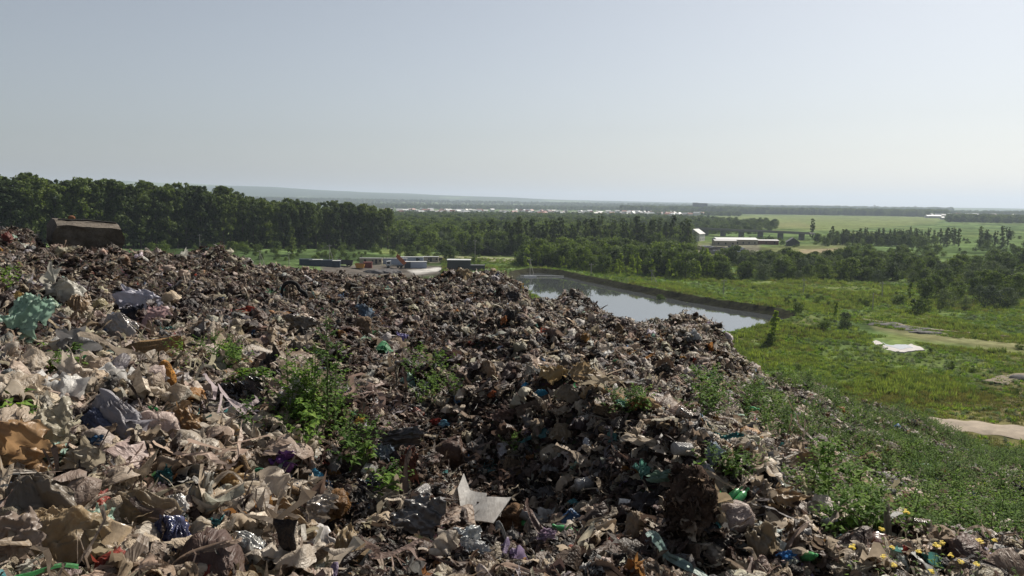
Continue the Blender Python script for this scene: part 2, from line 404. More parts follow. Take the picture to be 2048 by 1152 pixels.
tag(bank, 'black lined bank with grassy top round the settling pond', kind='structure')
wv = densify(ring(.4, 0.0), 1); wat = mesh_np('water', wv, [tuple(range(len(wv)))], False, [M['water']])
tag(link('water', wat, loc=(0, 0, 0.0)), 'still grey water of the long settling pond', kind='structure')

# ------------------------------------------------------------------ the landfill surface
COLS = {
 -500: [(3.2, 1300), (4.2, 1050), (5.5, 880), (8, 700), (11, 590), (15, 480), (18, 400)],
 0:    [(3.2, 1200), (4.2, 1000), (5.5, 850), (8, 690), (11, 600), (15, 500), (18, 440)],
 200:  [(3.3, 1200), (4.5, 960), (6, 815), (8, 705), (11, 620), (15, 540), (19, 490)],
 400:  [(3.4, 1180), (5, 920), (7, 770), (10, 660), (15, 585), (20, 535), (24, 515)],
 700:  [(3.4, 1190), (5, 950), (7, 810), (10, 705), (15, 625), (22, 570), (28, 550)],
 1000: [(3.4, 1200), (5, 980), (6.5, 880), (8, 800), (12, 690), (18, 600), (23, 545)],
 1200: [(3.4, 1210), (5, 990), (7, 840), (10, 750), (14, 690), (17, 650), (18.5, 625)],
 1400: [(3.4, 1240), (5, 1020), (7, 880), (9.5, 800), (12, 745), (14, 690), (15.5, 635)],
 1500: [(3.4, 1260), (5, 1050), (7, 925), (9.5, 850), (12, 800), (13, 775), (14, 750)],
 1600: [(3.6, 1250), (6, 1030), (9, 915), (12, 850), (15, 810), (18, 785), (20, 772)],
 1800: [(4, 1230), (6, 1100), (9, 1000), (14, 920), (20, 872), (26, 848), (30, 838)],
 2048: [(4, 1260), (6, 1150), (9, 1060), (15, 985), (24, 940), (30, 927), (34, 920)],
 2500: [(4, 1330), (6, 1220), (9, 1140), (15, 1070), (24, 1030), (30, 1015), (34, 1005)],
}
CREST = [(-500, 395), (0, 430), (60, 432), (90, 462), (245, 492), (300, 492), (345, 505), (370, 512), (480, 524), (560, 530), (620, 536), (650, 546), (700, 551), (860, 556), (885, 548), (925, 547), (960, 545), (1005, 545), (1040, 562), (1062, 584), (1105, 586), (1130, 582), (1160, 584), (1185, 606), (1220, 632), (1270, 637), (1330, 637), (1352, 632), (1390, 634), (1425, 650), (1450, 668), (1466, 700), (1500, 755), (1560, 765), (1640, 792), (1760, 832), (1900, 882), (2048, 922), (2500, 1000)]
cpx = np.array(sorted(COLS)); crx = np.array([c[0] for c in CREST], float); cry = np.array([c[1] for c in CREST], float)
CAZ = np.array([azpx(p) for p in cpx]); CRAZ = np.array([azpx(p, q) for p, q in CREST])
US = np.linspace(0, 1, 60)
RCm = np.array([COLS[c][-1][0] for c in cpx], float); RCm_ = RCm
def colz(c):
    pts = COLS[c]; rc = pts[-1][0]
    r_ = np.array([0.0, 2.0] + [p[0] for p in pts]); zz = [CAMZ - 1.68 - (.15 if c > 1500 else 0), CAMZ - 1.66 - (.2 if c > 1500 else 0)] + [toz(c, p[1], p[0]) for p in pts]
    return np.interp(US * rc, r_, zz)
CZ = np.array([colz(c) for c in cpx])
crest_z = np.array([toz(p, q, np.interp(p, cpx, RCm)) - np.interp(p, [0, 60, 100, 240, 300, 450, 560, 640, 880, 960, 1030, 1060, 1110, 1150, 1330, 1400, 1500], [.42, .40, .95, .80, .34, .3, .42, .58, .50, .30, .30, .42, .36, .22, .22, .22, .08]) for p, q in CREST])
crest_tab = np.array([np.interp(azpx(p, q), CAZ, CZ[:, -1]) for p, q in CREST])
RIDGES = [  # (list of (px, py)), height, half width
 ([(905, 800), (985, 815), (1075, 845), (1150, 880), (1250, 930), (1330, 965)], .32, .50),
 ([(560, 690), (640, 720), (760, 760), (800, 820)], .20, .5),
 ([(300, 560), (420, 560), (520, 575)], .30, 1.0),
 ([(1080, 640), (1180, 660), (1300, 690), (1400, 720)], .25, 1.0),
 ([(780, 620), (900, 640), (980, 655)], .25, 1.0),
 ([(0, 850), (60, 870), (110, 900)], .18, .4),
 ([(1360, 985), (1400, 1000), (1440, 1040)], .14, .3),
 ([(960, 720), (1060, 730), (1180, 745)], .22, .6),
]
TROUGHS = [([(690, 745), (780, 790), (860, 850), (930, 915), (985, 965), (1020, 1010)], .28, .42), ([(1290, 1060), (1340, 1090), (1400, 1120)], .2, .25),
           ([(1000, 1010), (1080, 960), (1100, 930)], .14, .35), ([(560, 1010), (700, 1050), (760, 1100)], .14, .3), ([(850, 700), (960, 690), (1100, 700)], .2, .6)]
BLOBS = [((425, 510), 20.5, .34, .62), ((455, 528), 20.5, .12, .6), ((895, 548), 22, .16, .5), ((940, 550), 22, .22, .6), ((1005, 550), 22, .22, .7), ((1142, 582), 18.3, .20, .5),
         ((1385, 642), 15.3, .12, .7), ((1430, 670), 14.8, .05, .6), ((1275, 640), 17.5, .12, .35), ((1212, 628), 18, .1, .3), ((30, 440), 17.5, .02, .9), ((960, 830), 7.3, .15, .3),
         ((1370, 1010), 4.3, .2, .22), ((270, 500), 19, .2, .6), ((610, 542), 26, .12, .7), ((550, 542), 25, .12, .7)]
_ridge_world = None
def base_z(x, y):
    x = np.asarray(x, float); y = np.asarray(y, float)
    r = np.hypot(x, y); az = np.arctan2(x, y)
    azc = np.clip(az, CAZ[0], CAZ[-1])
    rc = np.interp(azc, CAZ, RCm)
    u = np.clip(r / rc, 0, 1)
    j = np.clip(np.searchsorted(CAZ, azc) - 1, 0, len(CAZ) - 2); t = (azc - CAZ[j]) / (CAZ[j + 1] - CAZ[j]); t = t * t * (3 - 2 * t) * .5 + t * .5
    ui = u * 59; i = np.clip(ui.astype(int), 0, 58); f = ui - i
    za = CZ[j, i] * (1 - f) + CZ[j, i + 1] * f; zb = CZ[j + 1, i] * (1 - f) + CZ[j + 1, i + 1] * f
    z = za * (1 - t) + zb * t
    corr = np.interp(azc, CRAZ, crest_z - crest_tab)
    z = z + corr * sstep(.8, 1.0, u)
    over = np.maximum(r - rc, 0)
    steep = np.interp(azc, [CAZ[0], azpx(1450), azpx(1600), CAZ[-1]], [.62, .72, .52, .52])
    z = z - over * steep * sstep(0, 2.0, over + .4)
    return z
def mound_z(x, y, detail=True):
    global _ridge_world
    x = np.asarray(x, float); y = np.asarray(y, float)
    if _ridge_world is None:
        _ridge_world = []
        for sgn, L in ((1, RIDGES), (-1, TROUGHS)):
            for pts, h, wd in L: _ridge_world.append(([hit(a, b, base_z)[:2] for a, b in pts], sgn * h, wd))
        for (a, b), rd, h, wd in BLOBS:
            d = raydir(a, b); q = math.hypot(d[0], d[1]); p = np.array([d[0] / q * rd, d[1] / q * rd]); _ridge_world.append(([p, p + .01], h, wd))
    z = base_z(x, y)
    for pts, h, wd in _ridge_world:
        d = np.full(x.shape, 1e9)
        for (ax, ay), (bx, by) in zip(pts[:-1], pts[1:]):
            ex, ey = bx - ax, by - ay; t = np.clip(((x - ax) * ex + (y - ay) * ey) / (ex * ex + ey * ey + 1e-12), 0, 1)
            d = np.minimum(d, np.hypot(x - ax - ex * t, y - ay - ey * t))
        wv_ = wd * (1 + .35 * vn(xy3(x / .5, y / .5, 4)))
        z = z + h * np.exp(-(d / wv_) ** 2)
    if detail:
        rr = np.hypot(x, y); k_ = sstep(1.2, 3.5, rr)
        z = z + k_ * (.13 * fbm(xy3(x / 1.6, y / 1.6, 2), 3) + .055 * ridged(xy3(x / .45, y / .45, 6), 2) + .035 * fbm(xy3(x / .13, y / .13, 8), 3)) * np.interp(rr, [0, 10, 25], [.8, 1.15, 1.5])
    return z
def hit(px, py, fn=None):
    fn = fn or mound_z
    d = raydir(px, py); d = d / np.linalg.norm(d); t = np.arange(2.0, 45, .04)
    p = d[None, :] * t[:, None]; z = fn(p[:, 0], p[:, 1]); below = np.nonzero(p[:, 2] + CAMZ < z)[0]
    k_ = below[0] if len(below) else len(t) - 1
    return np.array([p[k_, 0], p[k_, 1], z[k_]])

maz = np.concatenate([np.linspace(R(-40), R(38), 560), np.linspace(R(38.8), R(319.4), 80)])
mr = np.concatenate([np.linspace(.05, 2.6, 10), np.geomspace(2.7, 36, 420), np.linspace(36.5, 110, 40)])
rg, ag = np.meshgrid(mr, maz, indexing='ij'); mx_, my_ = (rg * np.sin(ag)).ravel(), (rg * np.cos(ag)).ravel()
mz = mound_z(mx_, my_); mz = np.maximum(mz, -1.5)
me = mesh_np('landfill_soil', np.stack([mx_, my_, mz], -1), grid_faces(len(mr), len(maz), True)[:, ::-1])
m, n, l = new_mat('landfill_soil')
tc = nd(n, 'ShaderNodeTexCoord')
t1 = nd(n, 'ShaderNodeTexNoise', inputs={'Scale': 2.2, 'Detail': 8, 'Roughness': .7}); l.new(tc.outputs['Object'], t1.inputs['Vector'])
r1 = ramp(n, [(.3, (.018, .015, .013)), (.5, (.046, .036, .030)), (.68, (.09, .072, .060)), (.78, (.17, .135, .11))]); l.new(t1.outputs[0], r1.inputs[0])
t2 = nd(n, 'ShaderNodeTexVoronoi', inputs={'Scale': 38}); l.new(tc.outputs['Object'], t2.inputs['Vector'])
c_ = mixc(n, l, .35, r1.outputs[0], t2.outputs['Color'], 'SOFT_LIGHT')
b = nd(n, 'ShaderNodeBsdfPrincipled', inputs={'Roughness': .95, 'Specular IOR Level': .1}); l.new(c_, b.inputs['Base Color'])
t3 = nd(n, 'ShaderNodeTexNoise', inputs={'Scale': 26, 'Detail': 6, 'Roughness': .75}); l.new(tc.outputs['Object'], t3.inputs['Vector'])
bp = nd(n, 'ShaderNodeBump', inputs={'Strength': 1.0, 'Distance': .05}); l.new(t3.outputs[0], bp.inputs['Height']); l.new(bp.outputs[0], b.inputs['Normal'])
o = nd(n, 'ShaderNodeOutputMaterial'); l.new(b.outputs[0], o.inputs[0])
me.materials.append(m)
tag(link('landfill_ground', me), 'dark brown uneven soil of the landfill mound under the rubbish', kind='structure')

# ------------------------------------------------------------------ scatter by geometry nodes (uncountable stuff only)
def scatter(name, protos, pts, rot, scl, idx, colr=None, label='', mats_note=None):
    me = bpy.data.meshes.new(name); n = len(pts)
    me.vertices.add(n); me.vertices.foreach_set('co', np.asarray(pts, np.float32).ravel())
    def at(nm, ty, arr, key):
        a = me.attributes.new(nm, ty, 'POINT'); a.data.foreach_set(key, np.asarray(arr).ravel())
    at('rot', 'FLOAT_VECTOR', np.asarray(rot, np.float32), 'vector'); at('scl', 'FLOAT_VECTOR', np.asarray(scl, np.float32), 'vector')
    at('pi', 'INT', np.asarray(idx, np.int32), 'value')
    if colr is not None: at('col', 'FLOAT_VECTOR', np.asarray(colr, np.float32), 'vector')
    o = link(name, me)
    g = bpy.data.node_groups.new(name, 'GeometryNodeTree')
    g.interface.new_socket('Geometry', in_out='INPUT', socket_type='NodeSocketGeometry'); g.interface.new_socket('Geometry', in_out='OUTPUT', socket_type='NodeSocketGeometry')
    N = g.nodes; L = g.links; gi = N.new('NodeGroupInput'); go = N.new('NodeGroupOutput')
    jn = N.new('GeometryNodeJoinGeometry')
    for p in reversed(protos):
        po = bpy.data.objects.new(p.name, p)
        oi = N.new('GeometryNodeObjectInfo'); oi.inputs['Object'].default_value = po; oi.inputs['As Instance'].default_value = False
        g2i = N.new('GeometryNodeGeometryToInstance'); L.new(oi.outputs['Geometry'], g2i.inputs[0]); L.new(g2i.outputs[0], jn.inputs[0])
    iop = N.new('GeometryNodeInstanceOnPoints'); iop.inputs['Pick Instance'].default_value = True
    def na(nm, ty):
        a = N.new('GeometryNodeInputNamedAttribute'); a.data_type = ty; a.inputs['Name'].default_value = nm
        return [s for s in a.outputs if s.enabled and s.name == 'Attribute'][0]
    L.new(gi.outputs[0], iop.inputs['Points']); L.new(jn.outputs[0], iop.inputs['Instance'])
    L.new(na('pi', 'INT'), iop.inputs['Instance Index'])
    e2r = N.new('FunctionNodeEulerToRotation'); L.new(na('rot', 'FLOAT_VECTOR'), e2r.inputs[0]); L.new(e2r.outputs[0], iop.inputs['Rotation'])
    L.new(na('scl', 'FLOAT_VECTOR'), iop.inputs['Scale']); L.new(iop.outputs[0], go.inputs[0])
    md = o.modifiers.new('scatter', 'NODES'); md.node_group = g
    tag(o, label, kind='stuff'); return o

# ------------------------------------------------------------------ rubbish shapes
def creases(x, y, r_, n=6, f0=1.2, f1=5.0, amp=.12):
    """sharp folds along random directions, each fading in and out over the sheet"""
    z = np.zeros_like(x)
    for k in range(n):
        a = r_.random() * 6.283; f = f0 * (f1 / f0) ** (k / max(n - 1, 1)); q = (math.cos(a) * x + math.sin(a) * y) * f + r_.random() * 5 + .35 * vn(np.stack([x * 2.3, y * 2.3, x * 0 + k * 7.7 + r_.random() * 9], -1))
        tri = np.abs((q % 1.0) - .5) * 4 - 1
        z = z + amp * (f0 / f) ** .8 * tri * (.5 + .5 * vn(np.stack([x * 1.7, y * 1.7, x * 0 + k * 3.1 + 20], -1)))
    return z
def film(seed, nu=16, nv=12, asp=.75, amp=.22, fine=.07, curl=1.2, ragged=.12):
    r_ = np.random.default_rng(seed); o_ = r_.random(3) * 50
    u, v = np.meshgrid(np.linspace(-.5, .5, nu), np.linspace(-.5, .5, nv), indexing='ij'); u, v = u.ravel(), v.ravel()
    edge = np.maximum(np.abs(u), np.abs(v)) * 2; th = np.arctan2(v, u)
    f = 1 - .25 * edge ** 2 * np.abs(np.sin(2 * th)) + ragged * edge ** 3 * (2.2 * vn(np.stack([np.cos(th) * 2, np.sin(th) * 2, edge * 0 + seed % 50], -1) + 7) + 1.3 * vn(np.stack([np.cos(th) * 7, np.sin(th) * 7, edge * 0 + seed % 37], -1) + 3))
    x, y = u * f, v * f * asp
    zc = creases(x, y, r_, 7, 1.1, 6.5, amp * .55 + fine * .6)
    sh = creases(x, y, r_, 4, 1.5, 4.0, amp * .35)
    a = r_.random() * 6.28; s_ = math.cos(a) * x + math.sin(a) * y; t_ = -math.sin(a) * x + math.cos(a) * y
    ang = curl * s_ * 2 * (1 + .6 * vn(np.stack([s_ * 1.5, t_ * 2.2, s_ * 0], -1) + o_))
    R0 = 1 / (2 * max(curl, .05)); rad = R0 + zc
    sx = np.sin(ang) * rad; sz = np.cos(ang) * rad - R0
    x = math.cos(a) * sx - math.sin(a) * (t_ + sh); y = math.sin(a) * sx + math.cos(a) * (t_ + sh); z = sz
    p = np.stack([x, y, z], -1)
    p = p + amp * .8 * np.stack([.5 * vn(p * 2.0 + o_), .5 * vn(p * 2.0 + o_ + 11), vn(p * 2.0 + o_ + 23)], -1)
    p[:, 2] -= p[:, 2].mean()
    return p, grid_faces(nu, nv)
def join_vf(parts):
    V = []; F = []; n = 0
    for v, f in parts:
        V.append(np.asarray(v, float)); F += [tuple(int(i) + n for i in q) for q in f]; n += len(v)
    return np.concatenate(V), F
def rotm(r_): return np.array(Euler((r_.uniform(-2, 2), r_.uniform(-2, 2), r_.uniform(0, 6.28))).to_matrix())
def wad(seed, flat_=False):
    """a crumpled ball of film: a creased core and flaps that stick out of it"""
    r_ = np.random.default_rng(seed); parts = []
    V, F = drape(seed, 9, 14, .6, 7, .12); parts.append((V * .9, F))
    for k in range(3):
        V, F = film(seed * 3 + k, 9, 7, .7, .3, .12, 2.2, .25); parts.append((V * .75 @ rotm(r_).T + r_.normal(size=3) * .09, F))
    return join_vf(parts)
def shreds(seed, n=9):
    r_ = np.random.default_rng(seed); parts = []
    for k in range(n):
        V, F = strip(seed * 5 + k, 8, 2, r_.uniform(.02, .09), .6, 2.5); parts.append((V * r_.uniform(.5, 1.1) @ rotm(r_).T * np.array([1, 1, .55]) + r_.normal(size=3) * .10, F))
    return join_vf(parts)
def clod(seed, sub=2, rough=.3, flatn=.7):
    r_ = np.random.default_rng(seed); V, F = ico(sub); o_ = r_.random(3) * 40
    V = V * (1 + rough * fbm(V * 1.7 + o_, 2) + .22 * ridged(V * 3.5 + o_, 1))[:, None] * .40 * np.array([1, r_.uniform(.6, 1), flatn]); return V, F
def bagm(seed, sub=3, wr=.12, neck=.0, squash=.7):
    """inflated crumpled bag: creases run towards the neck (+x end, pulled up)"""
    r_ = np.random.default_rng(seed); V, F = ico(sub); o_ = r_.random(3) * 40
    V = V * np.array([1, .82, squash])
    th = np.arctan2(V[:, 2], V[:, 1])
    ax = V[:, 0]
    cre = 1 - 2 * np.abs(vn(np.stack([np.cos(th) * 3.2, np.sin(th) * 3.2, ax * .7], -1) + o_))
    cre2 = 1 - 2 * np.abs(vn(np.stack([np.cos(th + ax) * 7.5, np.sin(th + ax) * 7.5, ax * 1.3], -1) + o_)); s_ = 1 + wr * cre * (.5 + .5 * sstep(-.8, .9, ax)) + .26 * vn(V * 1.5 + o_) + .5 * wr * cre2 + .35 * wr * (1 - 2 * np.abs(vn(V * 3.0 + o_)))
    V = V * s_[:, None]
    if neck:
        k_ = sstep(.35, 1.0, ax) * neck
        V[:, 1] *= 1 - .8 * k_; V[:, 2] *= 1 - .8 * k_; V[:, 0] += k_ * .35; V[:, 2] += k_ * .35
    return V * .5, F
def drape(seed, nu=30, nv=24, h=.42, pleats=13, amp=.075):
    """a limp bag: a low dome of film whose folds fan out from where it is gathered"""
    r_ = np.random.default_rng(seed); o_ = r_.random(3) * 40
    u, v = np.meshgrid(np.linspace(0, 1, nu), np.linspace(0, 1, nv), indexing='ij'); u, v = u.ravel(), v.ravel()
    th = v * 2 * math.pi * .999; rad = u ** .85
    edge = 1 + .30 * vn(np.stack([np.cos(th) * 1.6, np.sin(th) * 1.6, 0 * th], -1) + o_) + .16 * vn(np.stack([np.cos(th) * 5, np.sin(th) * 5, 0 * th], -1) + o_)
    x = .5 * rad * edge * np.cos(th); y = .42 * rad * edge * np.sin(th)
    g = np.array([.30 * math.cos(o_[0]), .24 * math.sin(o_[0])]); dx, dy = x - g[0], y - g[1]; dg = np.hypot(dx, dy); ag = np.arctan2(dy, dx)
    q = ag / 6.2832 * pleats + 1.1 * vn(np.stack([np.cos(ag) * 2, np.sin(ag) * 2, dg * 3], -1) + o_); tri = np.abs((q % 1.0) - .5) * 4 - 1
    q2 = ag / 6.2832 * pleats * 2.3 + 1.3 * vn(np.stack([np.cos(ag) * 4, np.sin(ag) * 4, dg * 5], -1) + o_); tri2 = np.abs((q2 % 1.0) - .5) * 4 - 1
    k = np.minimum(dg * 3.2, 1)
    z = h * (1 - rad ** 2.2) * (1 + .35 * vn(np.stack([x * 3, y * 3, 0 * x], -1) + o_)) + amp * k * tri * (.6 + .6 * vn(np.stack([x * 4, y * 4, 0 * x + 5], -1) + o_)) + amp * .45 * k * tri2
    z = z + .16 * np.exp(-(dg / .10) ** 2) + creases(x, y, r_, 7, 1.6, 9.0, .075)
    P3 = np.stack([x, y, z], -1); P3 = P3 + .06 * np.stack([vn(P3 * 4 + o_), vn(P3 * 4 + o_ + 9), 0 * x], -1)
    return P3, grid_faces(nu, nv)
def ruffle(seed, n=22, rings_=4, length=.28, flare=.22):
    """the gathered opening above a knot: a fluted little fan"""
    r_ = np.random.default_rng(seed); V = []
    ph = r_.random() * 6
    for i in range(rings_):
        t = i / (rings_ - 1)
        for k_ in range(n):
            a = 2 * math.pi * k_ / n
            rad = .035 + flare * t ** 1.3 * (1 + .45 * math.sin(a * 5 + ph + t) + .2 * math.sin(a * 9 + ph * 2))
            V.append((rad * math.cos(a), rad * math.sin(a) * .55, length * t * (1 + .25 * math.sin(a * 3 + ph))))
    return np.array(V), grid_faces(rings_, n, True)
def strip(seed, n=16, m_=4, wd=.16, bend=.35, twist=1.5):
    r_ = np.random.default_rng(seed); o_ = r_.random(3) * 30; V = []
    for i in range(n):
        s_ = i / (n - 1) - .5
        c = np.array([s_, bend * vn(np.array([[s_ * 2.2, o_[0], 0]]))[0], .15 * abs(bend) + .3 * bend * vn(np.array([[s_ * 3, o_[1], 5]]))[0]])
        a = twist * vn(np.array([[s_ * 3, o_[2], 9]]))[0]
        for j in range(m_):
            t = (j / (m_ - 1) - .5) * wd * (1 + .4 * vn(np.array([[s_ * 6, j, o_[1]]]))[0])
            V.append(c + np.array([0, t * math.cos(a), t * math.sin(a) + .03 * (1 if j % 2 else -1)]))
    return np.array(V), grid_faces(n, m_)
def dblsided(V, F, th=.01):
    """give a shard thickness: two skins and an edge"""
    V = np.asarray(V); n = len(V); F = np.asarray(F)
    cnt = {}
    for f in F:
        for a, b in zip(f, np.roll(f, -1)): cnt[(a, b)] = 1
    edge = [(a, b) for (a, b) in cnt if (b, a) not in cnt]
    V2 = np.concatenate([V, V - np.array([0, 0, th])]); F2 = [tuple(f) for f in F] + [tuple(int(i) + n for i in f[::-1]) for f in F] + [(b, a, a + n, b + n) for a, b in edge]
    return V2, F2

fi_, ci_ = M['film_i'], M['clod_i']
RP = []
for k in range(10): RP.append(mesh_np('scrap_sheet', *film(100 + k, 14, 11, .55 + .04 * k, .18 + .03 * k, .09, .6 + .3 * k, .22), True, [fi_]))
for k in range(4): RP.append(mesh_np('scrap_shard', *film(140 + k, 6, 5, .6, .10, .03, .5 + .5 * k, .15), True, [fi_]))
for k in range(4): RP.append(mesh_np('scrap_strip', *strip(160 + k, 16, 4, .10 + .03 * k, .6, 2.6), True, [fi_]))
for k in range(4): RP.append(mesh_np('scrap_shreds', *shreds(170 + k), False, [fi_]))
for k in range(6): RP.append(mesh_np('scrap_wad', *wad(180 + k), True, [fi_]))
for k in range(6): RP.append(mesh_np('clod', *clod(200 + k, 3, .35, .65), False, [ci_]))
N_SHEET, N_SHARD, N_STRIP, N_WAD, N_CLOD = 10, 4, 8, 6, 6

# colour families of the rubbish
PAL = {'brown': (.092, .063, .051), 'umber': (.042, .031, .029), 'black': (.018, .016, .017), 'beige': (.44, .365, .28), 'tan': (.24, .185, .14), 'pale': (.46, .40, .33), 'grey': (.17, .165, .165), 'white': (.55, .54, .52),
       'ochre': (.30, .15, .05), 'blue': (.07, .15, .30), 'teal': (.08, .24, .24), 'green': (.05, .25, .09), 'red': (.28, .05, .035), 'lilac': (.24, .19, .30), 'mint': (.30, .44, .36)}
PN = list(PAL)
PW = {  # weights per zone
 'left':  [.12, .05, .05, .30, .15, .19, .07, .035, .025, .006, .004, .004, .003, .004, .003],
 'mid':   [.33, .22, .10, .10, .12, .09, .06, .025, .008, .004, .003, .002, .002, .002, .002],
 'right': [.17, .07, .06, .21, .14, .21, .07, .035, .012, .006, .005, .004, .003, .003, .003]}
def pick_cols(n, zone_w):
    c = np.zeros((n, 3)); 
    for z_, msk in zone_w.items():
        kk = rng.choice(len(PN), msk.sum(), p=np.array(PW[z_]) / sum(PW[z_])); c[msk] = np.array([PAL[p] for p in PN])[kk]
    return c * rng.uniform(.65, 1.35, (n, 1)) * rng.uniform(.92, 1.08, (n, 3))

OM = {'film': M['film_o'], 'cloth': M['cloth_o'], 'hard': M['hard_o'], 'foil': M['foil_o'], 'mud': M['mud_o']}
FOOT = []

# ------------------------------------------------------------------ particular pieces of rubbish
def orient(yaw=0, pitch=0, roll=0): return Euler((pitch, roll, yaw)).to_matrix().to_4x4()
def spot(px, py, sink=.0):
    FOOT.append((px, py, 30, 20))
    h_ = hit(px, py); d_ = math.hypot(h_[0], h_[1]); return Vector((h_[0], h_[1], h_[2] - sink)), math.sqrt(d_ * d_ + (CAMZ - h_[2]) ** 2) / FPX
_seed = [1000]
def sd_(): _seed[0] += 1; return _seed[0]
def sheet_thing(name, label, cat, px, py, wpx, hpx, c, mat='film', lift=.08, amp=.22, fine=.09, curl=.9, yaw=None, pitch=None, fine2=0, group=None, res=26):
    """a crumpled sheet leaning towards the viewer so that it covers about wpx x hpx pixels"""
    s0 = sd_(); p, m_ = spot(px, py + hpx * .35); FOOT[-1] = (px, py, wpx, hpx)
    res = 40 if wpx > 70 else 26
    V, F = film(s0, res, res - 4, 1.0, amp, fine, curl, .16)
    _r = np.random.default_rng(s0); V[:, 2] += creases(V[:, 0], V[:, 1], _r, 6, 4.0, 13.0, .045 + fine * .3); V /= np.array([np.ptp(V[:, 0]), np.ptp(V[:, 1]), 1])
    V = V + .018 * np.stack([vn(V * 14 + s0), vn(V * 14 + 9), vn(V * 15 + 5)], -1)
    W, H = wpx * m_ * 1.02, hpx * m_ * 1.2
    ph = R(48) if pitch is None else pitch
    V = V * np.array([W, max(H, W * .3), (W + H) * .5])
    o_ = link(name, mesh_np(name, V, F, True, [OM[mat]]), loc=p + Vector((0, 0, lift * .5 + .02 + H * .38 * math.sin(ph))), rot=(ph, random.uniform(-.15, .15), random.uniform(-.3, .3) if yaw is None else yaw))
    o_.color = (*c, 1); o_.data.name = name
    return tag(o_, label, cat, group)
def bag_thing(name, label, cat, px, py, wpx, hpx, c, mat='film', wr=.16, neck=None, yaw=None, sq=.75, group=None, kc=None):
    """an inflated bag; neck: direction (yaw) in which the knotted ruffle points"""
    s0 = sd_(); p, m_ = spot(px, py + hpx * .3); FOOT[-1] = (px, py, wpx, hpx)
    W, H = wpx * m_, hpx * m_
    root = tag(link(name, None, loc=p, rot=(0, 0, random.uniform(-.4, .4) if yaw is None else yaw)), label, cat, group)
    if mat == 'mud':
        V, F = bagm(s0, 4, wr, 0, 1.0); V = V * np.array([W, (W + H) * .45, H * 1.05]) * 1.08; V = V + np.array([0, 0, H * .34])
    else:
        V, F = drape(s0, 44, 60, .55, int(9 + wr * 40), .05 + wr * .22); tl_ = R(34)
        V = V * np.array([W * 1.12, H * 1.35, (W * .35 + H * .55)]); V = np.stack([V[:, 0], V[:, 1] * math.cos(tl_) - V[:, 2] * math.sin(tl_) * .6, V[:, 2] + V[:, 1] * math.sin(tl_)], -1) + np.array([0, 0, H * .22 + .02])
    if True:
        r_ = np.random.default_rng(s0); parts = [(V, F)]
        for q in range(2):
            a_ = r_.uniform(0, 6.28); v_, f_ = film(s0 + 7 * q, 16, 12, .8, .26, .12, 1.6, .25)
            parts.append((v_ @ np.array(Euler((r_.uniform(-.9, .9), r_.uniform(-.9, .9), a_)).to_matrix()).T * np.array([W, W, H]) * .62 + np.array([math.cos(a_) * W * .33, -abs(math.sin(a_)) * W * .25, H * r_.uniform(.15, .6)]), f_))
        V, F = join_vf(parts)
    bo = link('bag_body', mesh_np('bag_body', V, F, True, [OM[mat]]), root); bo.color = (*c, 1)
    if neck is not None:
        rv, rf = ruffle(s0, 26, 5, .4, .3); rv = rv * (W + H) * .55
        ro = link('knot', mesh_np('knot', rv, rf, True, [OM[mat]]), root, loc=(W * .45 * math.cos(neck), 0, H * .3 + H * .5 * abs(math.sin(neck)) + H * .12), rot=(random.uniform(-.4, .1), math.pi / 2 - neck, 0)); ro.color = (*(kc or c), 1)
    return root
def strip_thing(name, label, cat, px, py, wpx, hpx, c, mat='cloth', wd=.18, bend=.3, twist=1.5, yaw=0, group=None, lift=.05):
    s0 = sd_(); p, m_ = spot(px, py); L_ = wpx * m_ * 1.1
    V, F = strip(s0, 34, 9, wd, bend, twist); V = np.array(V); V = V + .012 * vn(V * 22)[:, None]
    V[:, 2] += .03 * np.sin(V[:, 1] / wd * 22)
    o_ = link(name, mesh_np(name, V * L_, F, True, [OM[mat]]), loc=p + Vector((0, 0, lift)), rot=(R(25), 0, yaw)); o_.color = (*c, 1)
    return tag(o_, label, cat, group)

ST, BT, LT = sheet_thing, bag_thing, strip_thing
# left side, far to near
BT('tied_bag', 'milky translucent plastic bag with frilly knotted top above the green bag', 'plastic bag', 132, 590, 60, 44, (.48, .46, .40), neck=2.4, wr=.12)
ST('plastic_sheet', 'mint green plastic sheet hanging in folds at the left edge', 'plastic sheet', 58, 652, 88, 92, (.30, .46, .36), yaw=.2, curl=.5, amp=.16, fine=.05)
ST('plastic_sheet', 'small mint scrap beside the big green sheet', 'plastic sheet', 108, 622, 26, 26, (.33, .45, .33), yaw=.8)
ST('torn_sack', 'large lilac white sack torn open with brown soil inside', 'torn sack', 272, 612, 105, 46, (.44, .44, .52), curl=1.3, amp=.25, yaw=-.2)
ST('plastic_film', 'pink sheet hanging from the torn lilac sack', 'plastic film', 305, 644, 66, 50, (.44, .30, .30), yaw=-.7, curl=.3, amp=.12)
ST('cloth_scrap', 'navy cloth under the torn lilac sack', 'cloth', 262, 636, 50, 30, (.025, .03, .045), mat='cloth')
BT('plastic_bag', 'silvery grey bag lying below the torn lilac sack', 'plastic bag', 242, 664, 72, 36, (.34, .31, .29), mat='foil', wr=.22)
BT('paper_bag', 'pale yellow crumpled bag next to the torn lilac sack', 'bag', 202, 622, 34, 26, (.46, .40, .24), wr=.25)
BT('plastic_bag', 'tan bag sagging under the milky knotted bag', 'plastic bag', 160, 618, 30, 42, (.32, .22, .13), wr=.25)
ST('plastic_sheet', 'cream film standing upright left of the silvery bag', 'plastic sheet', 178, 650, 30, 40, (.42, .36, .26))
ST('yellow_wrapper', 'yellow wrapper on the slope left of the milky bag', 'wrapper', 38, 604, 22, 18, (.38, .26, .09))
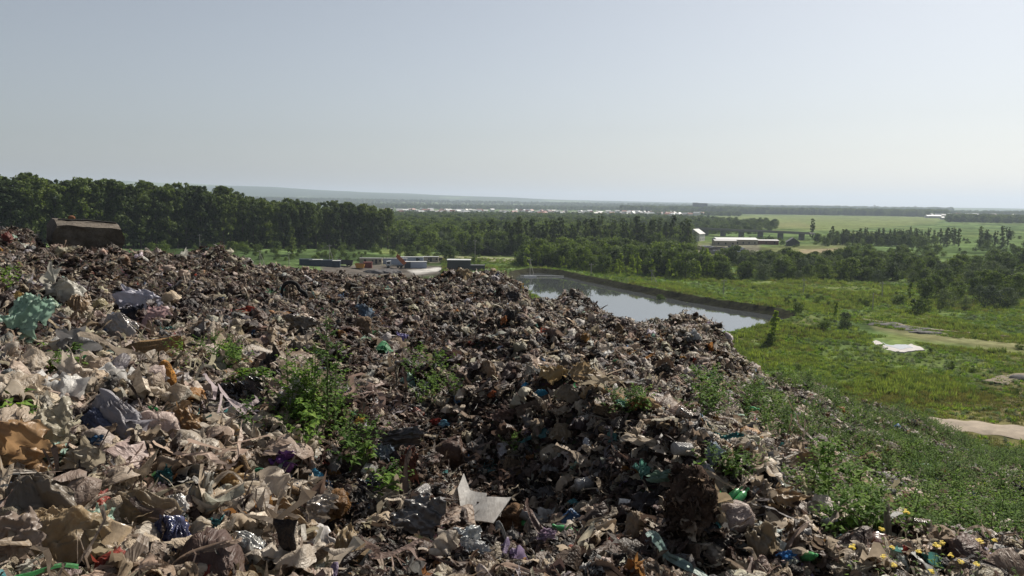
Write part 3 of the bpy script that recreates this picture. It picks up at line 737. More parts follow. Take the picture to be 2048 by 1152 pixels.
# fluted bundle
def fluted(name, label, cat, px, py, wpx, hpx, c, yaw=0.0):
    p, m_ = spot(px, py + hpx * .3); W, H = wpx * m_, hpx * m_; V = []
    for i in range(16):
        t = i / 15
        for k in range(40):
            a = 2 * math.pi * k / 40; rd_ = H * (.12 + .42 * math.sin(min(1, t * 1.2) * math.pi * .6)) * (1 + .13 * math.sin(a * 13 + t * 2) + .07 * math.sin(a * 7))
            V.append(((t - .5) * W, rd_ * math.cos(a) * 1.1, rd_ * math.sin(a) * .9 + H * .3 + .06 * H * math.sin(t * 7)))
    o_ = link(name, mesh_np(name, np.array(V), grid_faces(16, 40, True), True, [M['cloth_o']]), loc=p, rot=(0, -.12, yaw)); o_.color = (*c, 1)
    return tag(o_, label, cat)
fluted('paper_bundle', 'brown fluted bundle lying below the silvery bag', 'bundle', 300, 708, 112, 46, (.24, .155, .08), -.1)
BT('foam_piece', 'orange foam piece standing in the rubbish below the fluted bundle', 'foam piece', 333, 766, 32, 46, (.40, .19, .05), mat='mud', wr=.1, sq=1)
BT('tied_bag', 'pale green bag tied in a knot above the black sheet', 'plastic bag', 438, 752, 40, 26, (.42, .42, .33), neck=1.5, wr=.2)
ST('plastic_sheet', 'black sheet spread under the pale green knotted bag', 'plastic sheet', 480, 800, 110, 62, (.016, .016, .02), mat='foil', yaw=-.5, fine=.12)
BT('plastic_bag', 'big grey translucent bag on a dark blue bag', 'plastic bag', 228, 852, 112, 56, (.30, .29, .32), mat='film', wr=.2, yaw=-.3)
BT('plastic_bag', 'dark blue sack beneath the big grey bag', 'plastic bag', 190, 862, 60, 40, (.09, .11, .19), wr=.2)
ST('plastic_sheet', 'brown crinkled film standing upright beside the big grey bag', 'plastic sheet', 365, 868, 80, 66, (.32, .20, .10), curl=1.4, fine=.13)
ST('plastic_sheet', 'huge pale cream sheet standing in folds near the left edge', 'plastic sheet', 108, 895, 100, 110, (.42, .38, .29), curl=.8, fine=.1, amp=.2, yaw=.1)
ST('plastic_sheet', 'orange brown sheet heaped at the left edge', 'plastic sheet', 30, 930, 130, 90, (.40, .25, .13), curl=1.2, fine=.12, amp=.28)
ST('plastic_sheet', 'cream film sloping down from the huge pale sheet', 'plastic sheet', 155, 955, 110, 70, (.38, .33, .25), curl=1.0, fine=.08, yaw=-.6)
BT('plastic_bag', 'big dull brown bag bulging below the orange sheet', 'plastic bag', 92, 1030, 120, 84, (.20, .165, .125), wr=.08)
BT('plastic_bag', 'tan film bag puffed up in the bottom corner', 'plastic bag', 100, 1100, 150, 90, (.40, .30, .18), wr=.14, yaw=.3)
ST('plastic_sheet', 'cream sheet crumpled under the puffed tan bag', 'plastic sheet', 160, 1130, 120, 70, (.40, .34, .24), fine=.1)
ST('plastic_sheet', 'grey brown sheet folded in the bottom corner', 'plastic sheet', 20, 1110, 100, 90, (.28, .22, .18), fine=.1)
LT('strap', 'mustard brown strap curving down at the left edge', 'strap', 22, 1020, 90, 20, (.28, .18, .06), wd=.14, yaw=-1.0, bend=.15, twist=.5)
ST('plastic_sheet', 'pale mint strip lying over the brown bags', 'plastic sheet', 196, 1096, 84, 56, (.33, .47, .38), curl=.4, amp=.2, fine=.04, yaw=.5)
BT('foil_bag', 'shiny blue black bag glinting in the sun at the bottom', 'plastic bag', 345, 1088, 74, 64, (.05, .06, .14), mat='foil', wr=.3)
ST('cloth_scrap', 'teal ribbed cloth next to the shiny blue black bag', 'cloth', 420, 1084, 48, 36, (.05, .14, .15), mat='cloth', fine=.14)
BT('plastic_bag', 'clear glistening bag at the bottom beside the wooden stick', 'plastic bag', 482, 1118, 78, 56, (.42, .42, .40), mat='foil', wr=.3)
BT('plastic_bag', 'tan bag with torn mouth left of the white crumpled bag', 'plastic bag', 285, 1035, 110, 62, (.27, .21, .14), wr=.22)
BT('plastic_bag', 'white crumpled bag with a tan flap', 'plastic bag', 352, 1022, 44, 40, (.48, .46, .44), mat='foil', wr=.28)
ST('plastic_sheet', 'brown film scrap with a rounded edge above the tan bag', 'plastic sheet', 275, 965, 64, 38, (.26, .18, .12), curl=.7)
ST('cloth_scrap', 'dark teal rag tucked under a brown film', 'cloth', 328, 975, 34, 36, (.02, .09, .10), mat='cloth')
ST('plastic_sheet', 'grey film strip running down beside the white cup', 'plastic sheet', 405, 1020, 40, 70, (.25, .24, .21))
ST('plastic_sheet', 'ochre crinkled paper right of the white cup', 'paper', 455, 985, 66, 46, (.36, .24, .11), fine=.16)
BT('plastic_bag', 'brown lump of wet paper under the ochre paper', 'paper', 455, 1008, 60, 26, (.22, .15, .09), mat='mud')
ST('rag', 'blue rag half buried above the wooden board', 'rag', 190, 915, 32, 22, (.03, .08, .16), mat='cloth')
def prim_thing(name, label, cat, px, py, c, mat, builder, rot=(0, 0, 0), scale_px=None, lift=0.0):
    p, m_ = spot(px, py); mb = MB(); builder(mb)
    o_ = link(name, mb.me(name, OM.get(mat) or M[mat], True), loc=p + Vector((0, 0, lift)), rot=rot); s_ = scale_px * m_; o_.scale = (s_, s_, s_); o_.color = (*c, 1)
    return tag(o_, label, cat)
def smooth_off(o_):
    o_.data.polygons.foreach_set('use_smooth', np.zeros(len(o_.data.polygons), bool)); return o_
def plank_b(mb):
    V, F = box(-.5, .5, -.16, .16, -.06, .06); mb.add(V, F)
smooth_off(prim_thing('wooden_board', 'short weathered wooden board end sticking out of brown rubbish', 'board', 305, 916, (.26, .18, .11), 'mud', plank_b, (R(10), R(-40), R(10)), 66, .04))
smooth_off(prim_thing('wooden_stick', 'thin pale stick lying over the teal ribbed cloth', 'stick', 448, 1112, (.28, .24, .18), 'mud', lambda mb: mb.box(-.5, .5, -.03, .03, -.03, .03), (0, R(-14), R(5)), 66, .08))
def cup_b(mb): mb.lathe([(.0, .0), (.26, 0), (.28, .05), (.40, .78), (.43, .8), (.40, .76), (.27, .06), (0, .04)], 18)
prim_thing('plastic_cup', 'dirty white plastic cup lying on its side', 'cup', 362, 975, (.42, .38, .32), 'hard', cup_b, (R(80), R(20), R(60)), 48, .06)
prim_thing('plastic_cup', 'beige plastic tub overturned beside the mint strip', 'tub', 245, 1110, (.34, .26, .17), 'hard', cup_b, (R(150), R(20), R(0)), 74, .12)
def lid_b(mb): mb.lathe([(0, .06), (.45, .06), (.5, .03), (.5, -.06), (.46, -.06), (.45, .0), (0, .0)], 20)
prim_thing('bottle_cap_lid', 'bright green round lid at the left edge', 'lid', 6, 978, (.05, .36, .12), 'hard', lid_b, (R(60), 0, R(-20)), 48, .05)
def bowl_b(mb): mb.lathe([(0, -.25), (.3, -.2), (.47, .0), (.5, .22), (.47, .22), (.44, .02), (.28, -.15), (0, -.2)], 20)
prim_thing('plastic_bowl', 'green plastic bowl fragment left of the purple mesh', 'bowl', 519, 975, (.08, .34, .20), 'hard', bowl_b, (R(50), R(30), 0), 34, .05)
# centre front
ST('mesh_net', 'purple gathered net beside a green bowl', 'net', 562, 952, 66, 36, (.17, .07, .26), mat='cloth', fine=.2, amp=.3)
BT('rag', 'bright blue ball of cloth right of the purple net', 'rag', 631, 963, 26, 20, (.08, .30, .46), mat='cloth', wr=.3)
BT('rag', 'darker blue wad of cloth below the bright blue ball', 'rag', 652, 979, 22, 20, (.05, .12, .24), mat='cloth', wr=.3)
BT('rag', 'grey cloth wad below the two blue rags', 'rag', 648, 1003, 44, 26, (.17, .155, .14), mat='cloth', wr=.3)
def hose_thing():
    p, m_ = spot(548, 1000); mb = MB(); pts = [(-.52, 0, .42), (-.46, 0, .2), (-.32, .02, .05), (-.1, 0, -.03), (.12, .02, -.09), (.3, 0, -.16), (.46, 0, -.22)]
    mb.tube(pts, [.05, .055, .06, .07, .065, .07, .065], 12)
    o_ = link('rolled_cloth', mb.me('rolled_cloth', M['cloth_o'], True), loc=p + Vector((0, 0, .1))); o_.scale = (110 * m_,) * 3; o_.color = (.24, .165, .10, 1)
    tag(o_, 'long tan roll curving down from the green bowl to the clear film', 'rolled cloth')
hose_thing()
ST('plastic_sheet', 'clear shiny film bulging right of the tan roll', 'plastic sheet', 632, 1050, 84, 60, (.36, .31, .26), mat='foil', curl=1.2, fine=.06)
BT('plastic_bag', 'smooth tan bag under the long tan roll', 'plastic bag', 556, 1036, 76, 34, (.30, .21, .12), wr=.08)
BT('plastic_bag', 'crinkled beige bag below the smooth tan bag', 'plastic bag', 572, 1076, 94, 44, (.36, .27, .17), wr=.24)
def shell(name, label, cat, px, py, wpx, c, rot, flatk=.5):
    p, m_ = spot(px, py); V, F = film(sd_(), 18, 14, .7, .04, .015, 1.1, .12); V2, F2 = dblsided(V, F, .02)
    o_ = link(name, mesh_np(name, V2, F2, True, [M['hard_o']]), loc=p + Vector((0, 0, .06)), rot=rot, scale=wpx * m_ * 1.15); o_.color = (*c, 1); return tag(o_, label, cat)
shell('plastic_shell', 'white curved plastic shell in front of a blue lid', 'plastic shell', 622, 1112, 78, (.52, .49, .46), (R(62), 0, .1))
shell('plastic_plate', 'vivid blue lid behind the white curved shell', 'lid', 603, 1092, 46, (.02, .10, .38), (R(50), 0, .2))
ST('plastic_sheet', 'cream crinkled film right of the white shell', 'plastic sheet', 690, 1102, 46, 66, (.34, .26, .16), fine=.14)
ST('rubber_sheet', 'dark grey torn sheet draped towards the white panel', 'rubber sheet', 838, 1050, 100, 70, (.10, .095, .092), mat='hard', curl=.9, fine=.03, amp=.14, yaw=-.3)
ST('rubber_sheet', 'black rubber sheet arched above the denim piece', 'rubber sheet', 800, 893, 96, 36, (.025, .022, .022), mat='hard', curl=1.4, fine=.02, amp=.12)
ST('denim_piece', 'pale blue denim scrap below the black rubber sheet', 'cloth', 768, 922, 42, 34, (.13, .16, .20), mat='cloth', curl=.9)
ST('cloth_scrap', 'dark wine coloured cloth hanging right of the denim scrap', 'cloth', 818, 962, 42, 62, (.10, .038, .028), mat='cloth', curl=.9, pitch=R(70))
ST('cloth_scrap', 'grey brown sheet above the black rubber sheet', 'cloth', 725, 882, 76, 26, (.16, .145, .12), mat='cloth')
ST('plastic_sheet', 'black shiny film below the denim scrap', 'plastic sheet', 738, 992, 62, 26, (.014, .015, .024), mat='foil', fine=.15)
# broken white panel: two curved pieces with real thickness
def panel():
    p, m_ = spot(955, 1062); root = thing('broken_panel', 'cracked white plastic panel lying on the dark slope', 'plastic panel', p + Vector((0, 0, .13)), (R(28), 0, R(-8))); FOOT[-1] = (955, 1048, 120, 90)
    k = 124 * m_
    def piece(name, poly, bend, zoff):
        import bmesh
        b_ = bmesh.new(); vs = [b_.verts.new((x, y, 0)) for x, y in poly]; f_ = b_.faces.new(vs)
        bmesh.ops.triangulate(b_, faces=[f_]); bmesh.ops.subdivide_edges(b_, edges=b_.edges[:], cuts=4, use_grid_fill=True)
        for v in b_.verts: v.co.z = bend * (v.co.x ** 2 * .9 - v.co.y * v.co.x * .5) + zoff + .03 * math.sin(v.co.x * 9)
        r_ = bmesh.ops.extrude_face_region(b_, geom=b_.faces[:]); 
        for e in r_['geom']:
            if isinstance(e, bmesh.types.BMVert): e.co.z -= .02
        bmesh.ops.recalc_face_normals(b_, faces=b_.faces[:])
        me_ = bpy.data.meshes.new(name); b_.to_mesh(me_); b_.free(); me_.materials.append(M['hard_o']); o_ = link(name, me_, root, scale=k); o_.color = (.50, .48, .45, 1); return o_
    piece('panel_piece', [(-.32, .62), (-.18, .36), (.1, .30), (.1, .22), (.5, .22), (.30, -.32), (-.12, -.2), (-.26, -.02), (-.36, .3)], .5, .02)
    c_ = piece('panel_piece', [(-.36, .42), (-.30, -.1), (-.14, -.22), (-.62, -.12), (-.5, .2)], .3, -.02); c_.color = (.36, .29, .21, 1)
panel()
BT('mud_lump', 'brown round lump of mud and film right of the white panel', 'lump', 1026, 1040, 52, 44, (.17, .10, .055), mat='mud', wr=.2)
ST('plastic_tray', 'clear crumpled tray below the white panel', 'tray', 940, 1100, 54, 34, (.38, .40, .40), mat='foil')
ST('plastic_sheet', 'pale clear film under the crumpled tray', 'plastic sheet', 952, 1118, 60, 30, (.42, .42, .42), mat='foil', fine=.13)
smooth_off(prim_thing('cardboard_piece', 'small tan cardboard square in the dark hollow', 'cardboard', 1040, 962, (.36, .25, .14), 'cloth', lambda mb: mb.box(-.5, .5, -.4, .4, -.015, .015), (R(50), R(25), R(-15)), 26, .06))
# middle band
ST('cloth_scrap', 'faded blue jeans cloth draped over a tan lump', 'jeans', 733, 636, 38, 42, (.10, .145, .20), mat='cloth', curl=1.5)
BT('mud_lump', 'tan upright lump under the jeans cloth', 'lump', 728, 656, 26, 34, (.18, .13, .09), mat='mud')
ST('cardboard_sheet', 'dark curled sheet with pale upper edge lying on the mid slope', 'cardboard', 605, 655, 84, 30, (.085, .07, .05), mat='hard', curl=1.0, fine=.02, amp=.1)
def arc_thing():
    p, m_ = spot(582, 602); root = thing('worn_tyre', 'dark half buried tyre arch with fibres hanging under it', 'tyre', p, (0, 0, R(10)))
    k = 30 * m_; mb = MB(); pts = [(-.55 * k, 0, -.1 * k)] + [(math.cos(a) * k * .55, 0, k * (.62 + .6 * math.sin(a))) for a in np.linspace(math.pi, .15, 9)] + [(.9 * k, 0, .5 * k), (1.0 * k, 0, .2 * k)]
    mb.tube(pts, [.1 * k] * 3 + [.13 * k] * (len(pts) - 3), 10); mb.obj('arch', M['rubber'], root, True)
    mb = MB()
    for i in range(26):
        a = random.uniform(-.35, .35); x = a * k; mb.tube([(x * .6 - .1 * k, random.uniform(-.1, .1) * k, k * random.uniform(.8, 1.1)), (x - .1 * k, random.uniform(-.15, .15) * k, .4 * k), (x * 1.2 - .1 * k, random.uniform(-.2, .2) * k, -.3 * k)], .02 * k, 4)
    mb.obj('fibres', M['mud_o'], root).color = (.09, .075, .06, 1)
arc_thing()
ST('plastic_film', 'lilac star shaped film scrap on the middle slope', 'plastic film', 806, 684, 24, 14, (.24, .22, .46))
ST('plastic_sheet', 'golden beige sheet with drooping folds left of the twisted cloth', 'plastic sheet', 1112, 768, 66, 32, (.36, .26, .13), curl=1.2, fine=.12)
ST('plastic_sheet', 'beige sheet rising in a crest beside the golden one', 'plastic sheet', 1165, 762, 56, 46, (.32, .235, .14), fine=.16, curl=1.4)
BT('plastic_bag', 'dull grey beige bag below the golden beige sheet', 'plastic bag', 1135, 800, 50, 30, (.21, .175, .13), wr=.2)
def rope_cloth(label, pts_px, rpx, c):
    P_ = [Vector(hit(a, b)) for a, b in pts_px]; d0 = (P_[0] - Vector((0, 0, CAMZ))).length / FPX; mb = MB()
    n_p = []; rad = []
    for i in range(len(P_) - 1):
        for k in range(6):
            t = k / 6; n_p.append(P_[i].lerp(P_[i + 1], t) + Vector((0, 0, rpx * d0 * (.9 + .5 * math.sin((i + t) * 2.1))))); rad.append(rpx * d0 * (.7 + .45 * math.sin((i + t) * 1.7 + 1) ** 2))
    for i in range(len(n_p)): n_p[i] = Vector(n_p[i])
    o0 = n_p[0].copy(); mb.tube([p - o0 for p in n_p], rad, 16)
    V = np.array(mb.V); V = V + (rpx * d0 * .35) * (1 - 2 * np.abs(vn(V * 22)))[:, None] * np.array([.4, .4, 1])
    o_ = link('twisted_cloth', mesh_np('twisted_cloth', V, mb.F, True, [M['cloth_o']]), loc=o0); o_.color = (*c, 1); return tag(o_, label, 'cloth')
rope_cloth('long twisted tan cloth arching over the ridge and ending in a thick roll', [(1165, 812), (1190, 795), (1225, 800), (1255, 822), (1290, 822), (1325, 828)], 10, (.26, .18, .10))
BT('plastic_bag', 'bright blue crumpled bag on the ridge crest', 'plastic bag', 1051, 778, 17, 13, (.03, .26, .46), wr=.3)
BT('plastic_bag', 'sky blue bag just right of the bright blue one', 'plastic bag', 1080, 794, 26, 14, (.04, .24, .36), wr=.3)
def bottle_b(mb): mb.lathe([(0, 0), (.13, .0), (.15, .03), (.15, .55), (.13, .68), (.05, .82), (.05, .92), (.065, .92), (.065, 1.0), (0, 1.0)], 14)
prim_thing('plastic_bottle', 'green bottle right of the two blue bags', 'bottle', 1113, 806, (.05, .36, .08), 'hard', bottle_b, (R(80), R(-30), R(70)), 26, .04)
prim_thing('plastic_bottle', 'green bottle lying in the weeds on the right slope', 'bottle', 1825, 942, (.05, .38, .10), 'hard', bottle_b, (R(85), 0, R(75)), 38, .05)
prim_thing('plastic_bottle', 'green bottle half hidden by weeds at the right edge of the heap', 'bottle', 1492, 826, (.05, .36, .12), 'hard', bottle_b, (R(80), R(20), R(30)), 30, .05)
prim_thing('plastic_bottle', 'small green bottle on the dark heap beside the pond', 'bottle', 1068, 591, (.04, .26, .10), 'hard', bottle_b, (R(80), 0, R(60)), 16, .05)
prim_thing('plastic_bottle', 'deep green bottle standing in the middle rubbish', 'bottle', 1222, 733, (.03, .22, .08), 'hard', bottle_b, (R(60), 0, R(60)), 16, .03)
BT('rag', 'orange red rag below the bright blue bag', 'rag', 985, 797, 18, 13, (.36, .10, .04), mat='cloth', wr=.3)
ST('plastic_film', 'mint green film scrap left of the orange one', 'plastic film', 1243, 832, 24, 22, (.16, .36, .27), fine=.12)
ST('plastic_film', 'orange film scrap right of the mint scrap', 'plastic film', 1270, 832, 28, 20, (.42, .17, .06), fine=.1)
ST('plastic_sheet', 'pale strip of film trailing down the dark ridge face', 'plastic sheet', 1085, 840, 30, 54, (.34, .28, .21), yaw=.6)
BT('plastic_bag', 'beige rumpled sack on the ridge edge', 'plastic bag', 1125, 875, 46, 28, (.30, .23, .15), wr=.25)
LT('cardboard_strip', 'long tan cardboard strip leaning under the beige sack', 'cardboard', 1128, 915, 46, 16, (.28, .22, .155), wd=.28, yaw=.5, bend=.05, twist=.2)
BT('plastic_bag', 'cream bag at the top of the dark ridge face', 'plastic bag', 1205, 862, 30, 18, (.36, .29, .2), wr=.25)
ST('plastic_film', 'pale blue white tag hanging on the dark ridge face', 'plastic film', 1172, 912, 16, 26, (.42, .44, .48))
ST('plastic_sheet', 'teal gauze film right of the ridge', 'plastic film', 1286, 966, 34, 34, (.14, .34, .27), fine=.2)
ST('plastic_sheet', 'long pale green film running right from the teal gauze', 'plastic film', 1340, 978, 100, 22, (.20, .30, .24), fine=.08)
# the big muddy clump with a pale bag
_c = BT('mud_clump', 'big rust brown clump of mud standing up at the lower right', 'clump', 1378, 1045, 56, 92, (.046, .030, .023), mat='mud', wr=.5, sq=1)
def stuck(root):
    bo = root.children[0]; r_ = np.random.default_rng(5); nv_ = len(bo.data.vertices); co = np.empty(nv_ * 3); bo.data.vertices.foreach_get('co', co); co = co.reshape(-1, 3); no = np.empty(nv_ * 3); bo.data.vertices.foreach_get('normal', no); no = no.reshape(-1, 3)
    for cname, cc_, nn_ in (('brown', (.10, .07, .05), 150), ('umber', (.05, .035, .028), 130), ('tan', (.26, .19, .13), 55), ('pale', (.40, .33, .25), 22)):
        parts = []
        for k in r_.choice(nv_, nn_):
            v, f = film(int(r_.integers(0, 9999)), 7, 5, .6, .25, .1, 1.2, .25) if r_.random() < .6 else strip(int(r_.integers(0, 9999)), 8, 2, .12, .5, 2)
            parts.append((v * r_.uniform(.03, .085) @ rotm(r_).T + co[k] + no[k] * .008, f))
        V, F = join_vf(parts); o_ = link('stuck_scraps', mesh_np('stuck_scraps', V, F, True, [M['film_o'] if cname in ('tan', 'pale') else M['mud_o']]), root); o_.color = (*cc_, 1); o_['kind'] = 'stuff'
stuck(_c)
BT('tied_bag', 'cream bag with flared mouth hanging on the rust brown clump', 'plastic bag', 1412, 1034, 54, 50, (.38, .30, .20), neck=.9, wr=.2)
ST('plastic_sheet', 'black sheet with a cream fold left of the rust brown clump', 'plastic sheet', 1292, 1030, 70, 48, (.045, .04, .045), mat='film', curl=1.3)
BT('plastic_bag', 'cream bag between the black sheet and the clump', 'plastic bag', 1328, 1026, 26, 40, (.34, .26, .17), wr=.1)
BT('tied_bag', 'beige fan shaped bag gathered at the bottom below the black sheet', 'plastic bag', 1272, 1062, 44, 52, (.34, .26, .18), neck=-1.2, wr=.25)
LT('branch', 'thick grey brown root lying under the rust brown clump', 'root', 1408, 1092, 70, 24, (.10, .07, .055), mat='mud', wd=.3, yaw=-.4, bend=.1)
ST('plastic_sheet', 'sheer cream film draped behind the rust brown clump', 'plastic film', 1395, 985, 86, 34, (.36, .30, .22), fine=.15)
BT('plastic_bag', 'blue bag lying in the dark bottom hollow', 'plastic bag', 1143, 1050, 38, 28, (.11, .22, .40), wr=.2)
ST('plastic_film', 'light turquoise scrap above the blue bag', 'plastic film', 1148, 1025, 26, 12, (.14, .38, .42))
ST('plastic_film', 'mauve film scrap left of centre bottom', 'plastic film', 1094, 1096, 38, 22, (.26, .19, .27))
ST('plastic_sheet', 'orange crumpled sheet below the weeds on the right', 'plastic sheet', 1395, 836, 34, 12, (.40, .17, .07))
ST('plastic_sheet', 'amber sheet right of the orange one', 'plastic sheet', 1428, 848, 20, 18, (.40, .22, .08))
LT('net_rope', 'tangled turquoise net strand on the right slope', 'net', 1442, 878, 62, 20, (.04, .26, .27), wd=.10, bend=.5, twist=3)
BT('tied_bag', 'white and blue striped bag tied at its lower end', 'plastic bag', 1427, 918, 28, 40, (.34, .42, .50), neck=-1.3, wr=.25)
BT('plastic_bag', 'small silver grey bag below the striped one', 'plastic bag', 1410, 956, 24, 20, (.32, .32, .35), mat='foil', wr=.3)
BT('plastic_bag', 'black glossy bag amid weeds right of the silver bag', 'plastic bag', 1535, 965, 50, 34, (.025, .028, .036), mat='foil', wr=.2)
ST('plastic_sheet', 'big tangle of cream cloth on the right slope', 'cloth', 1610, 925, 80, 50, (.42, .34, .25), fine=.18, amp=.3)
ST('plastic_sheet', 'cream netting left of the cream tangle', 'cloth', 1575, 910, 40, 24, (.40, .34, .27), fine=.18)
BT('plastic_bag', 'aqua blue rounded bag near the bottom right weeds', 'plastic bag', 1687, 1100, 29, 24, (.22, .40, .42), wr=.12)
BT('plastic_bag', 'small turquoise bag above the cream tangle', 'plastic bag', 1566, 902, 18, 12, (.12, .42, .40), wr=.15)
ST('plastic_sheet', 'long dull tan sheet on the grassy slope', 'plastic sheet', 1745, 930, 60, 28, (.36, .28, .19), yaw=-.5)
ST('plastic_sheet', 'tan sheet next to yellow flowers at the lower right', 'plastic sheet', 1800, 1040, 60, 36, (.30, .235, .16), yaw=-.6)
LT('plastic_film', 'bright blue twisted film on the right slope', 'plastic film', 1948, 1024, 60, 16, (.03, .14, .42), wd=.2, yaw=-.4, mat='film')
shell('plastic_shell', 'dark maroon shell lying in the weeds at the bottom', 'plastic shell', 1755, 1106, 44, (.08, .025, .02), (R(30), 0, 0))
ST('plastic_film', 'small red scrap right of the maroon shell', 'plastic film', 1811, 1124, 16, 14, (.42, .05, .03))
ST('plastic_film', 'two blue crumpled scraps at the bottom edge', 'plastic film', 1572, 1142, 36, 16, (.04, .17, .42))
ST('plastic_sheet', 'torn cream sheet with a hole near the bottom', 'plastic sheet', 1520, 1108, 66, 60, (.30, .245, .17), fine=.15)
ST('plastic_sheet', 'fawn bag sheet spread right of the rust brown clump', 'plastic sheet', 1560, 1012, 84, 46, (.34, .25, .16), fine=.14)
BT('plastic_bag', 'beige rounded sack on the edge of the heap above the weeds', 'plastic bag', 1508, 772, 24, 28, (.32, .24, .17), wr=.1)
ST('plastic_sheet', 'beige board and fibres on top of the heap near the pond', 'cardboard', 932, 552, 32, 26, (.36, .29, .19), fine=.12)
BT('plastic_bag', 'small cream bag on the dark heap below the beige board', 'plastic bag', 1047, 611, 15, 14, (.42, .38, .30), wr=.2)
ST('rag', 'burnt orange rag on the middle heap', 'rag', 1007, 648, 15, 22, (.30, .11, .04), mat='cloth')
BT('mud_lump', 'upright tan lump against the dark heap', 'lump', 1238, 662, 13, 24, (.17, .12, .07), mat='mud')
ST('cloth_scrap', 'dark grey cloth bundle on the heap left of the pond', 'cloth', 1025, 600, 32, 26, (.055, .055, .065), mat='cloth', fine=.15)
BT('plastic_bag', 'tan bag slumped on the right rise above the dark tangle', 'plastic bag', 1325, 735, 36, 22, (.30, .21, .14), wr=.28)
ST('plastic_sheet', 'black tangled sheet under the slumped tan bag', 'plastic sheet', 1330, 755, 50, 26, (.022, .02, .02), fine=.2)
BT('plastic_bag', 'tan puckered bag above the long pale strip', 'plastic bag', 975, 745, 30, 34, (.30, .215, .14), wr=.28)
LT('rag', 'cream rag stretched left of the tan puckered bag', 'rag', 925, 735, 50, 16, (.34, .28, .20), wd=.24)
ST('cloth_scrap', 'dusty pink brown cloth on the dark ridge', 'cloth', 1005, 850, 64, 26, (.17, .115, .10), mat='cloth')
ST('plastic_sheet', 'yellow ochre scrap above the grey brown sheet', 'paper', 722, 862, 26, 12, (.40, .24, .06))
BT('rag', 'dark red rag in the hollow beside white and blue scraps', 'rag', 872, 848, 22, 12, (.20, .03, .025), mat='cloth')
ST('rag', 'blue white rag in the hollow right of the red rag', 'rag', 888, 862, 26, 14, (.12, .26, .36), mat='cloth')

# the concrete block on the crest
def block():
    rb = 16.6
    def wp(px, py, r_):
        d = raydir(px, py); q = math.hypot(d[0], d[1]); return Vector((d[0] / q * r_, d[1] / q * r_, CAMZ + r_ * d[2] / q))
    a, b_ = wp(103, 470, rb), wp(243, 478, rb + .15)
    root = thing('concrete_block', 'big dark grey brown concrete block tilted on the crest at the left', 'concrete block', wp(172, 500, rb))
    ex = (b_ - a); Lx = ex.length; ex.normalize(); ez = Vector((0, 0, 1)); ez = (ez - ex * ex.dot(ez)).normalized(); ey = ez.cross(ex)
    Mx = Matrix((ex, ey, ez)).transposed().to_4x4()
    V = []; nx, ny, nz_ = 22, 10, 8
    import bmesh
    bm_ = bmesh.new(); bmesh.ops.create_cube(bm_, size=1); bmesh.ops.subdivide_edges(bm_, edges=bm_.edges[:], cuts=14, use_grid_fill=True)
    hh = .52; dd = .95
    for v in bm_.verts:
        x, y, z = v.co
        r_ = .5; x *= 1; 
        cut = max(0, abs(x) + abs(z) * .35 - .58); x -= math.copysign(cut * .6, x)
        ymod = y * dd; zz = z * hh
        # top slopes down towards the viewer
        if z > 0: zz -= max(0, -y) * .10 * 2
        nn = fbm(np.array([[x * 6, y * 4, z * 3]]), 3)[0]
        v.co = (x * Lx * 1.0, ymod + .03 * nn, zz + .025 * nn)
    bm_.transform(Mx); me_ = bpy.data.meshes.new('block_body'); bm_.to_mesh(me_); bm_.free(); me_.materials.append(M['concrete'])
    link('block_body', me_, root, loc=(0, 0, .27))
    mb = MB(); p0 = Mx @ Vector((-Lx * .40, -.1, hh * .5 + .00)); p1 = Mx @ Vector((Lx * .42, -.1, hh * .5 + .01)); mb.tube([p0, (p0 + p1) / 2 + Vector((0, 0, .02)), p1], .018, 6)
    mb.obj('reinforcing_bar', M['rubber'], root).location = (0, 0, .26)
    return root
block()
V_, F_ = clod(77, 2, .2, .9); _q = raydir(143, 437); _hy = math.hypot(_q[0], _q[1])
_b = tag(link('brick_lump', mesh_np('brick_lump', V_ * .15, F_, False, [M['mud_o']]), loc=(_q[0] / _hy * 16.7, _q[1] / _hy * 16.7, toz(143, 437, 16.7))), 'small orange brick lump on top of the concrete block', 'brick lump'); _b.color = (.25, .12, .07, 1)

def tilt_rot(n, mx=1.1):
    """random euler: yaw free, tilt up to mx"""
    return np.stack([rng.normal(0, mx * .5, n), rng.normal(0, mx * .5, n), rng.uniform(0, 6.283, n)], -1)
# sample the surface with a density that follows what the eye resolves
NS = 165000
ra = rng.random(NS * 2); rad_ = 2.3 * (36 / 2.3) ** (ra ** .66)
aza = rng.uniform(R(-38), R(37), NS * 2)
sx, sy = rad_ * np.sin(aza), rad_ * np.cos(aza)
rcs = np.interp(aza, CAZ, RCm)
ok = rad_ < rcs + 3.0
sx, sy, rad_, aza = sx[ok][:NS], sy[ok][:NS], rad_[ok][:NS], aza[ok][:NS]
for (a_, b_), rd_, h__, w__ in BLOBS:
    d_ = raydir(a_, b_); q_ = math.hypot(d_[0], d_[1]); nb_ = int(900 * w__ * w__ * (rd_ / 15)) + 60
    ex_, ey_ = d_[0] / q_ * rd_ + rng.normal(0, w__ * .9, nb_), d_[1] / q_ * rd_ + rng.normal(0, w__ * .9, nb_)
    sx, sy = np.r_[sx, ex_], np.r_[sy, ey_]
rad_ = np.hypot(sx, sy); aza = np.arctan2(sx, sy); n_ = len(sx)
sz = mound_z(sx, sy)
spx, spy = pix(sx, sy, sz)
zone = np.where((spx < 620) & (spy > 600), 0, np.where(spx > 1150 + 400 * vn(xy3(sx / 2, sy / 2)), 2, 1))
zone = np.where((spy < 640) & (spx < 1450), 1, zone)
zone = np.where(rng.random(n_) < .12, rng.integers(0, 3, n_), zone)
cc = pick_cols(n_, {'left': zone == 0, 'mid': zone == 1, 'right': zone == 2})
big = np.where(zone == 0, 1.3, 1.0) * np.interp(rad_, [3, 8, 20, 34], [.85, 1.0, 1.25, 1.5])
